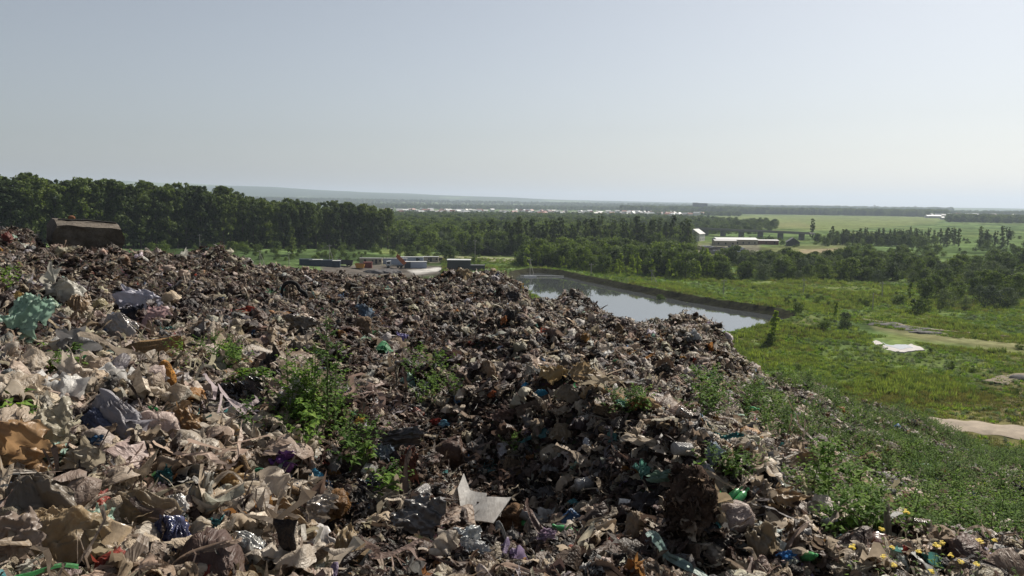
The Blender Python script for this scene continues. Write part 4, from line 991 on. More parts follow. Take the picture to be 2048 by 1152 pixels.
size = np.clip(np.exp(rng.normal(math.log(.066), .50, n_)), .025, .30) * big
patch = fbm(xy3(sx / 1.3, sy / 1.3, 12), 2)
typ = rng.random(n_); idx = np.zeros(n_, int)
clody = .24 + .22 * np.clip(patch, -1, 1) - .12 * (zone == 0) - .08 * (zone == 2)
idx = np.where(typ < clody, N_SHEET + N_SHARD + N_STRIP + N_WAD + rng.integers(0, N_CLOD, n_),
      np.where(typ < clody + .27, rng.integers(0, N_SHEET, n_),
      np.where(typ < clody + .33, N_SHEET + rng.integers(0, N_SHARD, n_),
      np.where(typ < clody + .60, N_SHEET + N_SHARD + rng.integers(0, N_STRIP, n_), N_SHEET + N_SHARD + N_STRIP + rng.integers(0, N_WAD, n_)))))
isclod = idx >= N_SHEET + N_SHARD + N_STRIP + N_WAD
soil = np.array([PAL['brown'], PAL['umber'], (.12, .09, .07)])[rng.integers(0, 3, n_)] * rng.uniform(.6, 1.3, (n_, 1))
cc = np.where(isclod[:, None], soil, cc)
size = np.where(isclod, np.minimum(size * .75, .075 * np.interp(rad_, [3, 25], [1, 1.8])), size); isstrip = (idx >= N_SHEET + N_SHARD) & (idx < N_SHEET + N_SHARD + N_STRIP)
size = np.where(isstrip, size * 1.45, size); iss = (idx >= N_SHEET) & (idx < N_SHEET + N_SHARD); size = np.where(iss, size * .7, size)
size = np.where(rad_ > 9, np.minimum(size, .24), size)
pz = sz + size * rng.uniform(-.12, .30, n_)
hide = np.zeros(n_, bool)
for fx, fy, fw, fh in FOOT: hide |= ((spx - fx) / (fw * .5)) ** 2 + ((spy - fy - fh * .15) / (fh * .62)) ** 2 < 1
kp = ~hide | (rng.random(n_) < .22); sx, sy, pz, size, idx, cc = [v[kp] for v in (sx, sy, pz, size, idx, cc)]; n_ = len(sx)
scatter('rubbish_cover', RP, np.stack([sx, sy, pz], -1), tilt_rot(n_, 1.05), size[:, None] * rng.uniform(.75, 1.3, (n_, 3)) * np.array([1.08, 1.08, .8]), idx, cc,
        'dense cover of brown and beige shredded plastic scraps and soil on the landfill')

# ------------------------------------------------------------------ larger countable scraps
scr_meshes = {'plastic_sheet': [mesh_np('plastic_sheet', *film(300 + k, 24, 18, .65 + .05 * k, .2 + .03 * k, .10, .5 + .22 * k, .22), True, [M['film_o']]) for k in range(7)],
              'rag': [mesh_np('rag', *film(330 + k, 14, 9, .5, .3, .10, 1.8), True, [M['cloth_o']]) for k in range(4)] + [mesh_np('rag', *strip(340 + k, 22, 5, .3, .4, 1.4), True, [M['cloth_o']]) for k in range(3)],
              'crumpled_bag': [mesh_np('crumpled_bag', *join_vf([drape(360 + k, 26, 44, .16, 11 + 2 * k, .13)] + [(film(380 + k * 2 + q, 12, 9, .7, .3, .12, 2.0, .3)[0] * .8 @ rotm(np.random.default_rng(k * 7 + q)).T, film(380, 12, 9)[1]) for q in range(2)]), True, [M['film_o']]) for k in range(6)]}
SL = {'plastic_sheet': ('{} torn plastic sheet crumpled on the rubbish', 'plastic sheet', 290), 'rag': ('{} dirty rag tangled in the rubbish', 'rag', 170), 'crumpled_bag': ('{} crumpled plastic bag half sunk in the rubbish', 'plastic bag', 170)}
CN = {'beige': 'beige', 'tan': 'tan brown', 'pale': 'pale cream', 'grey': 'grey', 'white': 'whitish', 'brown': 'dark brown', 'black': 'black', 'ochre': 'orange brown', 'blue': 'blue', 'teal': 'teal', 'green': 'green', 'red': 'red', 'lilac': 'lilac', 'mint': 'mint green', 'umber': 'muddy brown'}
used_px = []
for kind_, (lab, cat_, cnt) in SL.items():
    made = 0
    while made < cnt:
        left_ = random.random() < .5
        px_ = random.uniform(-20, 620) if left_ else random.uniform(300, 2070)
        lo = np.interp(px_, [0, 300, 900, 1100, 1450, 1500, 1700, 2048], [600, 640, 640, 680, 740, 840, 900, 980])
        py_ = random.uniform(lo, 1165)
        if any(((px_ - fx) / (fw * .62)) ** 2 + ((py_ - fy - 4) / (fh * .75)) ** 2 < 1 for fx, fy, fw, fh in FOOT): continue
        h_ = hit(px_, py_)
        zn = 'left' if px_ < 620 else ('right' if px_ > 1050 else 'mid')
        pw = np.array(PW[zn], float); pw[0] *= .3; pw[1] *= .1; pw[2] *= 1.2; pw /= pw.sum()
        cn = PN[rng.choice(len(PN), p=pw)]
        c_ = np.array(PAL[cn]) * random.uniform(.8, 1.3) * (1.15 if zn == 'left' else 1)
        o_ = link(kind_, random.choice(scr_meshes[kind_]), loc=(h_[0], h_[1], h_[2] + .035), rot=(random.gauss(0, .5), random.gauss(0, .5), random.uniform(0, 6.28)))
        s_ = min(.36, max(.11, math.exp(random.gauss(math.log(.19), .33)))) * (1.1 if zn == 'left' else .85)
        if kind_ == 'plastic_sheet' and zn == 'left' and py_ > 780 and random.random() < .3: cn = random.choice(['pale', 'beige', 'pale', 'white', 'mint'][:4]); c_ = np.array(PAL[cn]) * random.uniform(.95, 1.3); s_ = random.uniform(.30, .42); o_.location.z += .03
        if kind_ == 'rag' : s_ *= 1.3
        if kind_ == 'crumpled_bag': s_ *= .72
        if cn in ('blue', 'teal', 'green', 'red', 'ochre', 'mint', 'lilac'): s_ = min(s_, .15)
        o_.scale = (s_, s_ * random.uniform(.7, 1.1), s_ * random.uniform(.7, 1.1)); o_.color = (*c_, 1)
        tag(o_, lab.format(CN[cn]), cat_, f'{CN[cn]} {cat_}s strewn over the landfill'); made += 1

def can_b(mb): mb.lathe([(0, 0), (.3, 0), (.33, .04), (.33, .92), (.3, .96), (0, .96)], 14)
def carton_b(mb):
    V, F = box(-.36, .36, -.26, .26, 0, .7); V = [(x * (1 + .25 * (z > .1) * (1 if x > 0 else .4)), y * (1 - .5 * (z > .1)), z) for x, y, z in V]; mb.add(V, F); mb.add([(-.4, -.28, .7), (.4, -.28, .7), (.5, -.5, .88), (-.45, -.5, .9)], [(0, 1, 2, 3)])
EX = [('plastic_bottle', 'bottle', bottle_b, 'hard', 18, .17, [(.30, .34, .34), (.05, .30, .09), (.35, .33, .28), (.04, .14, .3)], ['clear', 'green', 'dusty', 'blue']), ('tin_can', 'can', can_b, 'foil', 12, .12, [(.3, .29, .28), (.25, .06, .04), (.18, .13, .09)], ['grey', 'red', 'rusty']),
      ('plastic_cup', 'cup', cup_b, 'hard', 14, .10, [(.55, .53, .5), (.40, .33, .25)], ['white', 'beige']), ('cardboard_box', 'carton', carton_b, 'cloth', 9, .12, [(.26, .19, .12), (.34, .27, .2), (.45, .44, .42)], ['brown', 'tan', 'whitish']), ('wooden_board', 'board', plank_b, 'mud', 10, .28, [(.20, .15, .10), (.12, .09, .07)], ['weathered', 'dark'])]
for nm_, cat_, bf, mt_, cnt, sz_, cols_, cw in EX:
    mb = MB(); bf(mb); me_ = mb.me(nm_, OM[mt_], nm_ not in ('cardboard_box', 'wooden_board')); k = 0
    while k < cnt:
        px_ = random.uniform(0, 2040); lo = np.interp(px_, [0, 300, 900, 1100, 1450, 1500, 1700, 2048], [620, 660, 700, 740, 780, 860, 910, 985]); py_ = random.uniform(lo, 1140)
        if any(((px_ - fx) / (fw * .62)) ** 2 + ((py_ - fy - 4) / (fh * .75)) ** 2 < 1 for fx, fy, fw, fh in FOOT): continue
        h_ = hit(px_, py_); q = random.randrange(len(cols_)); o_ = link(nm_, me_, loc=(h_[0], h_[1], h_[2] + .05), rot=(random.uniform(.9, 1.8), random.uniform(-.5, .5), random.uniform(0, 6.28)), scale=sz_ * random.uniform(.75, 1.1)); o_.color = (*cols_[q], 1)
        tag(o_, f"{cw[q]} {nm_.replace('_', ' ')} lying in the rubbish", cat_, f"{cw[q]} {cat_}s lying in the rubbish"); k += 1

# ------------------------------------------------------------------ plants on the landfill
def leaf_geo(base, dirv, length, width, V, F, droop=.25, lobed=False):
    """a folded leaf: rhombic, two halves meeting in a midrib"""
    d = Vector(dirv).normalized(); s_ = d.cross(Vector((0, 0, 1)));
    if s_.length < .1: s_ = Vector((1, 0, 0))
    s_.normalize(); u = s_.cross(d).normalized(); b_ = Vector(base); k = len(V)
    mid = b_ + d * length * .5 + u * .02 * length; tip = b_ + d * length - Vector((0, 0, droop * length))
    sl = b_ + d * length * .42 + s_ * width * .5 + u * width * .22; sr = b_ + d * length * .42 - s_ * width * .5 + u * width * .22
    V += [b_, sl, mid, sr, tip]; F += [(k, k + 2, k + 1), (k, k + 3, k + 2), (k + 1, k + 2, k + 4), (k + 2, k + 3, k + 4)]
def weed_mesh(seed, h=.8, nb=9, nl=11, leaf=.055, spread=.28, mat='weed_leaf', flowers=False):
    rr = random.Random(seed); V = []; F = []; sV = MB(); top = Vector((rr.uniform(-.05, .05), rr.uniform(-.05, .05), h))
    sV.tube([(0, 0, -.05), (top.x * .4, top.y * .4, h * .5), top], [.008 * h + .002, .006 * h + .001, .002], 5)
    for i in range(nb):
        t = .12 + .8 * i / nb; a = i * 2.4 + rr.random(); o_ = Vector((top.x * t, top.y * t, h * t)); L_ = spread * (1.15 - t) * rr.uniform(.7, 1.2) + .04
        tip = o_ + Vector((math.cos(a) * L_, math.sin(a) * L_, L_ * .75)); sV.tube([o_, tip], [.003 * h + .001, .0012], 4)
        for j in range(nl):
            s_ = (j + .6) / nl; p = o_.lerp(tip, s_); b_ = a + rr.uniform(-1.6, 1.6) + (1.5 if j % 2 else -1.5) * .6
            l_ = leaf * rr.uniform(.6, 1.25) * (1.25 - .5 * s_); leaf_geo(p, (math.cos(b_), math.sin(b_), rr.uniform(-.1, .6)), l_, l_ * .62, V, F)
    for j in range(8):
        a = j * 2.4; p = top * (.75 + .25 * j / 8); leaf_geo(p, (math.cos(a), math.sin(a), .7), leaf * .6, leaf * .35, V, F)
    n0 = len(V); Vn = np.array([v[:] for v in V] + [v for v in sV.V]); Fn = F + [tuple(i + n0 for i in f) for f in sV.F]
    return mesh_np('weed', Vn, Fn, False, [M[mat], M['stem']], [0] * len(F) + [1] * len(sV.F))
WEEDS = [weed_mesh(1, .8, 13, 12, .065, .26), weed_mesh(2, .55, 10, 10, .075, .30), weed_mesh(3, .35, 8, 8, .07, .22), weed_mesh(4, .95, 15, 10, .05, .2), weed_mesh(5, .30, 7, 7, .10, .16), weed_mesh(6, .45, 9, 10, .05, .25)]
def broadleaf_mesh(seed, n=9, L_=.14):
    rr = random.Random(seed); V = []; F = []; mb = MB()
    for i in range(n):
        a = i * 2.4 + rr.random(); z_ = .05 + .22 * rr.random(); p = Vector((math.cos(a) * .03, math.sin(a) * .03, z_)); mb.tube([(0, 0, 0), p], [.004, .003], 4)
        leaf_geo(p, (math.cos(a), math.sin(a), rr.uniform(.2, .8)), L_ * rr.uniform(.7, 1.2), L_ * rr.uniform(.55, .8), V, F, .3)
    n0 = len(V); return mesh_np('weed', np.array([v[:] for v in V] + list(mb.V)), F + [tuple(i + n0 for i in f) for f in mb.F], False, [M['weed_leaf'], M['stem']], [0] * len(F) + [1] * len(mb.F))
WEEDS.append(broadleaf_mesh(7)); WEEDS.append(broadleaf_mesh(8, 14, .11))
def weed(px, py, proto, s_, label, group=None, cat='weed'):
    h_ = hit(px, py); o_ = link('leafy_weed', WEEDS[proto], loc=(h_[0], h_[1], h_[2] - .02), rot=(random.uniform(-.12, .12), random.uniform(-.12, .12), random.uniform(0, 6.28)), scale=s_)
    return tag(o_, label, cat, group)
weed(655, 868, 3, .95, 'tallest green weed with upright stem in the big leafy clump', None)
for k in range(24):
    weed(random.gauss(622, 40), random.uniform(835, 915), random.choice([0, 1, 1, 3, 5]), random.uniform(.65, .95) * (.85 if k % 3 else .65), 'leafy green weed in the big clump left of centre', 'weeds in the big clump left of centre')
for k in range(4): weed(random.gauss(735, 14), random.uniform(905, 955), random.choice([1, 2, 4, 7]), random.uniform(.55, .8), 'small broad leaved weed beside the denim scrap', 'weeds beside the denim scrap')
for k in range(3): weed(random.gauss(785, 10), random.uniform(980, 1000), random.choice([2, 4]), .55, 'small weed with heart shaped leaves by the wine coloured cloth', 'weeds by the wine coloured cloth')
for k in range(12): weed(random.gauss(40, 40), random.uniform(830, 880), random.choice([2, 4, 6, 7]), random.uniform(.45, .75), 'broad leaved weed above the huge pale sheet at the left edge', 'weeds at the left edge')
for k in range(7): weed(random.gauss(105, 26), random.uniform(720, 765), random.choice([2, 4, 7]), random.uniform(.4, .65), 'low weed under the mint green sheet', 'weeds under the mint green sheet')
for k in range(6): weed(random.gauss(420, 30), random.uniform(730, 750), random.choice([2, 4, 5]), random.uniform(.6, .85), 'low weed around the pale green knotted bag', 'weeds round the knotted bag')
for k in range(5): weed(random.gauss(495, 22), random.uniform(740, 800), random.choice([2, 4, 7]), random.uniform(.6, .9), 'weed beside the black sheet', 'weeds beside the black sheet')
for k in range(4): weed(random.gauss(860, 18), random.uniform(735, 770), random.choice([2, 5]), random.uniform(.5, .8), 'thin yellowish weed on the middle slope', 'weeds on the middle slope')
for k in range(4): weed(random.gauss(875, 16), random.uniform(790, 830), random.choice([2, 5]), random.uniform(.5, .8), 'thin weed with pale buds above the dark hollow', 'weeds above the dark hollow')
for k in range(9): weed(random.gauss(1430, 30), random.uniform(815, 855), random.choice([0, 1, 5]), random.uniform(.6, .9), 'feathery green weed behind the orange sheet', 'weeds behind the orange sheet')
for k in range(4): weed(random.gauss(1225, 25), random.uniform(825, 845), random.choice([2, 5]), .6, 'small weed left of the mint scrap', 'weeds left of the mint scrap')
weed(1020, 925, 5, .55, 'lone weed in the dark hollow under the ridge')
weed(22, 590, 2, .9, 'weed left of the milky knotted bag')
for k in range(6): weed(random.gauss(1455, 35), random.uniform(935, 975), random.choice([2, 5, 6]), random.uniform(.45, .65), 'green weed around the small silver bag', 'weeds round the silver bag')
for k in range(12): weed(random.gauss(1690, 38), random.uniform(985, 1085), random.choice([0, 1, 1, 5, 1, 2]), random.uniform(.5, .8), 'tall bushy weed in the dense patch on the right slope', 'tall weeds on the right slope')
weed(1710, 1010, 7, 1.1, 'weed with big bright green leaves high in the right patch'); weed(1712, 1080, 7, .8, 'weed with big bright green leaves low in the right patch')
# uncountable small weeds of the right slope
def herb_density(px, py, x, y):
    edge = np.interp(px, [1440, 1500, 1560, 1640, 1760, 1900, 2048, 2400], [770, 745, 762, 785, 828, 880, 920, 1000])
    band = sstep(1470, 1560, px + .30 * (py - 800)) * sstep(330, 120, py - edge - (px - 1600) * .12)
    d = band * .95
    d = np.maximum(d, sstep(1560, 1760, px - .25 * (py - 950)) * .36)
    d = np.maximum(d, sstep(1000, 1120, py) * sstep(1620, 1800, px) * .85)
    pt = fbm(xy3(x / 1.1, y / 1.1, 21), 3); pt2 = fbm(np.stack([(x + y * .3) / .55, (y - x * .3) / 2.2, 0 * x + 3], -1), 2)
    return d * sstep(-.35, .55, pt + .6 * pt2)
nw = 60000; ra = rng.random(nw); wr_ = 3.0 * (44 / 3.0) ** (ra ** .75); wa = rng.uniform(R(5), R(38), nw)
wx, wy = wr_ * np.sin(wa), wr_ * np.cos(wa); wz = mound_z(wx, wy); wpx, wpy = pix(wx, wy, wz)
keep = rng.random(nw) < herb_density(wpx, wpy, wx, wy) * np.maximum(np.interp(wr_, [3, 12, 44], [.07, .15, .40]), .34 * sstep(1720, 1850, wpx) * sstep(960, 1040, wpy))
wx, wy, wz, wr_ = wx[keep], wy[keep], wz[keep], wr_[keep]; nk = len(wx)
HERB = [weed_mesh(31, .26, 7, 7, .045, .16), weed_mesh(32, .18, 6, 6, .05, .12), weed_mesh(33, .34, 8, 7, .04, .14), weed_mesh(34, .14, 6, 6, .045, .14), weed_mesh(35, .2, 6, 6, .04, .16, 'grass_leaf')]
scatter('undergrowth', HERB, np.stack([wx, wy, wz - .01], -1), np.stack([rng.normal(0, .15, nk), rng.normal(0, .15, nk), rng.uniform(0, 6.28, nk)], -1),
        (rng.uniform(.6, 1.25, nk) * np.interp(wr_, [3, 10, 40], [.75, 1.0, 1.6]))[:, None] * np.ones((1, 3)), rng.integers(0, 5, nk), None, 'dense low green weeds covering the right flank of the landfill')
# yellow flowering plants at the lower right
def mustard(seed):
    rr = random.Random(seed); root = None
    V = []; F = []; mb = MB(); h = .42; mb.tube([(0, 0, -.05), (.01, .01, h * .5), (.0, .02, h)], [.004, .003, .002], 5)
    for i in range(9):
        a = i * 2.4; z_ = h * (.05 + .08 * i); leaf_geo((0, 0, z_), (math.cos(a), math.sin(a), .5), .07, .03, V, F)
    n0 = len(V); st = mesh_np('stalk', np.array([v[:] for v in V] + list(mb.V)), F + [tuple(i + n0 for i in f) for f in mb.F], False, [M['weed_leaf'], M['stem']], [0] * len(F) + [1] * len(mb.F))
    fb = MB()
    for i in range(20):
        a = rr.random() * 6.28; r_ = .028 * math.sqrt(rr.random()); c_ = Vector((r_ * math.cos(a), .02 + r_ * math.sin(a), h + rr.uniform(-.012, .02)))
        for k in range(4):
            b_ = k * 1.57 + a; e = Vector((math.cos(b_), math.sin(b_), .25)) * .011; s_ = Vector((-math.sin(b_), math.cos(b_), 0)) * .006
            fb.add([c_, c_ + e - s_, c_ + e * 1.15, c_ + e + s_], [(0, 1, 2, 3)])
    return st, fb.me('flower_head', M['petal'])
mst = [mustard(k) for k in range(3)]
for k, (a, b_) in enumerate([(1810, 1048), (1763, 1066), (1783, 1104), (1830, 1120), (1862, 1124), (1876, 1098), (1898, 1125), (1920, 1140), (1957, 1115), (1982, 1086), (1943, 1150), (1757, 1138), (1700, 1130), (1786, 1145), (1862, 1158)]):
    r_ = math.hypot(*hit(a, b_ + 60)[:2]) if b_ < 1100 else math.hypot(*hit(a, min(b_ + 70, 1225))[:2])
    p = hit(a, b_ + 62); st, fl = mst[k % 3]; s_ = .85
    t = tag(link('flowering_weed', None, loc=(p[0], p[1], p[2]), rot=(0, 0, k), scale=s_ * (.55 if k % 4 else .7)), 'thin weed with a yellow flower head at the lower right', 'flower', 'yellow flowers on the right slope')
    link('stalk', st, t); link('flower_head', fl, t)

# ------------------------------------------------------------------ trees
def leaf_cloud(centres, radii, n_each, size, rr, flatk=1.0, up_bias=.3):
    V = []
    k = len(centres); cidx = np.repeat(np.arange(k), n_each); n = len(cidx)
    d = rr.normal(size=(n, 3)); d /= np.linalg.norm(d, axis=1)[:, None]; rad = radii[cidx] * rr.random(n) ** .4
    p = centres[cidx] + d * rad[:, None] * np.array([1, 1, flatk])
    nrm = d + rr.normal(size=(n, 3)) * .7; nrm[:, 2] += up_bias; nrm /= np.linalg.norm(nrm, axis=1)[:, None]
    t = np.cross(nrm, rr.normal(size=(n, 3))); t /= np.linalg.norm(t, axis=1)[:, None]; b_ = np.cross(nrm, t)
    s_ = size * rr.uniform(.6, 1.3, n)[:, None]
    q = np.stack([p - t * s_, p - b_ * s_ * .55, p + t * s_, p + b_ * s_ * .55 + nrm * s_ * .12], 1)
    return q.reshape(-1, 3)
def tree_meshes(seed, kind):
    rr = np.random.default_rng(seed)
    if kind == 'poplar': H, W, nb, n_each, sz, c0 = 28, 4.3, 84, 44, .56, .10
    elif kind == 'slim': H, W, nb, n_each, sz, c0 = 17, 1.9, 46, 42, .40, .07
    elif kind == 'broad': H, W, nb, n_each, sz, c0 = 10, 4.6, 30, 60, .42, .14
    elif kind == 'young': H, W, nb, n_each, sz, c0 = 8.5, 1.7, 22, 34, .32, .12
    elif kind == 'bush': H, W, nb, n_each, sz, c0 = 4.0, 2.2, 18, 44, .26, .05
    elif kind == 'willow': H, W, nb, n_each, sz, c0 = 9, 4.6, 46, 52, .30, .05
    cs = []; rd = []
    for i in range(nb):
        t = rr.random() ** .85; z = H * (c0 + (1 - c0) * t)
        if kind in ('poplar', 'slim'): w_ = W * (.45 + .75 * math.sin((.12 + .74 * t) * math.pi) ** .5) * (1 - .12 * t)
        elif kind == 'young': w_ = W * (1 - t) ** .7 + .2
        else: w_ = W * math.sqrt(max(.05, 1 - abs((t - .42) / .62) ** 2.6))
        a = rr.random() * 6.283; q = w_ * math.sqrt(rr.random()) * .9
        cs.append((q * math.cos(a), q * math.sin(a), z * .97)); rd.append((.22 * W + .16 * w_) * rr.uniform(.7, 1.4) * (1.25 if kind in ('broad', 'bush', 'willow') else 1) * (1 - .3 * max(0, (t - .75) / .25)))
    cs, rd = np.array(cs), np.array(rd)
    if kind in ('poplar', 'slim'): cs[:, :2] += (.9 if kind == 'poplar' else .3) * np.stack([vn(xy3(cs[:, 2] / 5, cs[:, 2] * 0 + seed)), vn(xy3(cs[:, 2] / 5, cs[:, 2] * 0 + seed + 9))], -1); rd *= rr.uniform(.7, 1.2, nb)
    V = leaf_cloud(cs, rd, n_each, sz, rr, .85)
    V[:, 2] = np.maximum(V[:, 2], .15)
    F = np.arange(len(V)).reshape(-1, 4)
    mat = {'poplar': 'poplar_leaf', 'slim': 'poplar_leaf', 'broad': 'tree_leaf', 'young': 'young_leaf', 'bush': 'tree_leaf', 'willow': 'willow_leaf'}[kind]
    crown = mesh_np('crown', V, F, False, [M[mat]])
    mb = MB(); hb = H * .85
    mb.tube([(0, 0, -.5), (rr.normal() * .15, rr.normal() * .15, hb * .4), (rr.normal() * .3, rr.normal() * .3, hb)], [H * .013 + .06, H * .009 + .04, .04], 6)
    for i in range(6):
        c_ = cs[rr.integers(0, nb)]; mb.tube([(0, 0, c_[2] * .6), tuple(c_)], [H * .004 + .02, .02], 4)
    return crown, mb.me('trunk', M['bark'])
TM = {k: [tree_meshes(900 + 10 * i + j, k) for j in range(n_)] for i, (k, n_) in enumerate((('poplar', 5), ('slim', 3), ('broad', 5), ('young', 3), ('bush', 4), ('willow', 3)))}
_merged = {}
def one_mesh(kind, j):
    if (kind, j) not in _merged:
        a, b_ = TM[kind][j]; va = np.empty(len(a.vertices) * 3); a.vertices.foreach_get('co', va); vb = np.empty(len(b_.vertices) * 3); b_.vertices.foreach_get('co', vb)
        V = np.concatenate([va.reshape(-1, 3), vb.reshape(-1, 3)]); F = [tuple(p.vertices) for p in a.polygons]; n0 = len(a.vertices); F2 = [tuple(i + n0 for i in p.vertices) for p in b_.polygons]
        _merged[(kind, j)] = mesh_np('tree', V, F + F2, False, [a.materials[0], M['bark']], [0] * len(F) + [1] * len(F2))
    return _merged[(kind, j)]
def tree(name, kind, p, s_, label, group, parts=True, cat='tree'):
    j = random.randrange(len(TM[kind])); rot = (0, 0, random.uniform(0, 6.28)); sc = (s_ * random.uniform(.9, 1.1), s_ * random.uniform(.9, 1.1), s_)
    if parts:
        t = tag(link(name, None, loc=p, rot=rot, scale=sc), label, cat, group); link('crown', TM[kind][j][0], t); link('trunk', TM[kind][j][1], t)
    else: t = tag(link(name, TM[kind][j][0], loc=p, rot=rot, scale=sc), label, cat, group)
    return t
# the tall poplar rows on the left: from near the left edge to beyond the yard
pa = np.array(P(-170, 505, 7.5)[:2]); 
def row_pt(t, off):
    # centre line of the row in the world
    A_ = np.array([-228., 262.]); B_ = np.array([-74., 476.]); d_ = (B_ - A_) / np.linalg.norm(B_ - A_); nn_ = np.array([-d_[1], d_[0]])
    q = A_ + (B_ - A_) * t + nn_ * off; return q
for row in range(3):
    for k in range(46):
        t = (k + random.uniform(-.25, .25)) / 45; q = row_pt(t, row * 7.5 + random.uniform(-1.2, 1.2)); zz = gz(q[0], q[1])
        pxx, _ = pix(q[0], q[1], zz); pxx = float(pxx)
        want = -6 + np.interp(pxx, [-200, 0, 100, 230, 300, 380, 470, 485, 560, 590, 660, 740, 790], [352, 351, 360, 364, 371, 374, 380, 400, 406, 404, 408, 414, 426])
        hgt = toz(pxx, want, math.hypot(q[0], q[1])) - zz
        tree('poplar_tree', 'poplar', (q[0], q[1], zz - .3), hgt / 28 * random.choice([.90, .95, .98, 1.0, 1.03]) * random.uniform(.97, 1.03), 'tall dark green poplar in the long rows beyond the left crest', 'tall poplars of the left rows')
print('poplar heights ok', hgt)
# undergrowth bushes at their feet and on the meadow before them
nbush = 0
for k in range(225):
    px_ = random.uniform(300, 960); py_ = random.uniform(482, 518) + (px_ - 250) * .016; g_ = G(px_, py_)
    tree('bush', 'bush', g_, random.uniform(.5, 1.25) * (.6 if py_ > 505 else 1), 'green bush on the meadow in front of the poplars', 'bushes before the poplars', False, 'bush'); nbush += 1
for px_, py_, s_, kd in [(583, 512, 1.0, 'slim'), (770, 495, .8, 'slim'), (820, 520, .9, 'broad'), (850, 515, .8, 'broad'), (900, 522, 1.0, 'broad')]:
    tree('roadside_tree', kd, G(px_, py_), s_ * .8, 'single tree standing before the woods near the yard', 'single trees near the yard')
# woods of the middle distance: the front trees are single objects, the rest is one mass
def in_px(poly, px, py): return poly_sd(np.array(poly, float), px, py) < 0
def fill(poly, spacing, zfun=ground_z, rmin=150, rmax=3500):
    """ground points on a jittered grid inside a region given by its outline on the ground"""
    g_ = [P(a, b_, 0) for a, b_ in poly]; xs = [p[0] for p in g_]; ys = [p[1] for p in g_]
    nx = int((max(xs) - min(xs)) / spacing) + 1; ny = int((max(ys) - min(ys)) / spacing) + 1
    X, Y = np.meshgrid(np.arange(nx), np.arange(ny)); X = min(xs) + (X.ravel() + rng.uniform(-.45, .45, X.size)) * spacing; Y = min(ys) + (Y.ravel() + rng.uniform(-.45, .45, Y.size)) * spacing
    k = poly_sd(np.array([p[:2] for p in g_]), X, Y) < 0; X, Y = X[k], Y[k]; return X, Y, ground_z(X, Y, False)
kinds = ['broad'] * 5 + ['young'] * 3 + ['slim'] * 3 + ['willow'] * 3 + ['bush'] * 4
FP = [one_mesh('broad', j) for j in range(5)] + [one_mesh('young', j) for j in range(3)] + [one_mesh('slim', j) for j in range(3)] + [one_mesh('willow', j) for j in range(3)] + [one_mesh('bush', j) for j in range(4)]
KI = {'broad': (0, 5), 'young': (5, 8), 'slim': (8, 11), 'willow': (11, 14), 'bush': (14, 18)}
forest = []   # x, y, z, scale, proto
singles = []
def wood(poly, spacing, mix, smin, smax, dens=1.0, patch=0, single=0, label='', group='', name='broadleaf_tree', cat='tree', parts=True):
    X, Y, Z = fill(poly, spacing)
    if patch: 
        k = fbm(xy3(X / patch, Y / patch * .7, 3), 3) > (1 - 2 * dens) * .8; X, Y, Z = X[k], Y[k], Z[k]
    elif dens < 1: k = rng.random(len(X)) < dens; X, Y, Z = X[k], Y[k], Z[k]
    o_ = np.argsort(np.hypot(X, Y))
    for c_, i in enumerate(o_):
        kd = random.choice(mix); s_ = random.uniform(smin, smax)
        if c_ < single: tree(name, kd, (X[i], Y[i], Z[i] - .2), s_, label, group, parts, cat)
        else: forest.append((X[i], Y[i], Z[i] - .2, s_, random.randrange(*KI[kd])))
wood([(1040, 540), (1110, 544), (1200, 550), (1330, 557), (1440, 562), (1430, 532), (1200, 512), (1040, 520)], 5.5, ['young', 'young', 'broad'], .7, 1.2, single=110, label='young yellow green tree at the front of the wood beyond the pond', group='young trees beyond the pond', name='young_tree')
wood([(785, 505), (960, 512), (1060, 508), (1180, 500), (1400, 506), (1300, 478), (1000, 466), (785, 462)], 8.5, ['broad', 'broad', 'willow', 'broad'], .7, 1.4, single=90, label='tree at the near edge of the mixed wood', group='trees at the edge of the mixed wood')
wood([(940, 512), (1050, 512), (1390, 503), (1370, 494), (1050, 497), (940, 500)], 7, ['slim', 'broad'], .8, 1.25, single=0)
wood([(780, 466), (1300, 478), (1400, 478), (1320, 452), (1000, 446), (780, 446)], 11.5, ['broad', 'broad', 'willow'], .7, 1.35, dens=.9)
wood([(780, 446), (1000, 447), (1320, 452), (1540, 463), (1560, 452), (1300, 436), (1000, 433), (780, 433)], 15, ['broad'], .6, 1.15, dens=.85)
wood([(1330, 500), (1380, 500), (1400, 470), (1540, 470), (1440, 458), (1320, 455)], 11, ['broad', 'willow', 'bush'], .6, 1.0, dens=.6)
# bush land on the right
wood([(1400, 564), (1500, 562), (1700, 561), (1850, 570), (2120, 578), (2120, 530), (1700, 522), (1480, 520), (1400, 538)], 6.5, ['broad', 'willow', 'bush', 'bush', 'broad'], .45, .95, dens=.52, patch=24, single=120, label='rounded tree in the bush belt behind the meadow', group='trees of the bush belt')
wood([(1500, 524), (2120, 532), (2120, 505), (1800, 500), (1660, 512), (1560, 516)], 10, ['broad', 'bush', 'bush'], .4, .8, dens=.46, patch=36)
wood([(1620, 497), (1900, 503), (2120, 503), (2120, 478), (1640, 478)], 12, ['bush', 'broad', 'bush'], .5, .9, dens=.42, patch=45)
wood([(1540, 478), (1640, 492), (1700, 500), (1560, 494), (1480, 476)], 12, ['bush'], .5, .9, dens=.5)
for k in range(34):
    px_ = 1660 + k * 7.6 + random.uniform(-3, 3)
    tree('poplar_tree', 'slim', G(px_, 490 + random.uniform(-3, 3)), random.uniform(.6, .85), 'grey green poplar in the row beside the far field', 'poplars beside the far field', True)
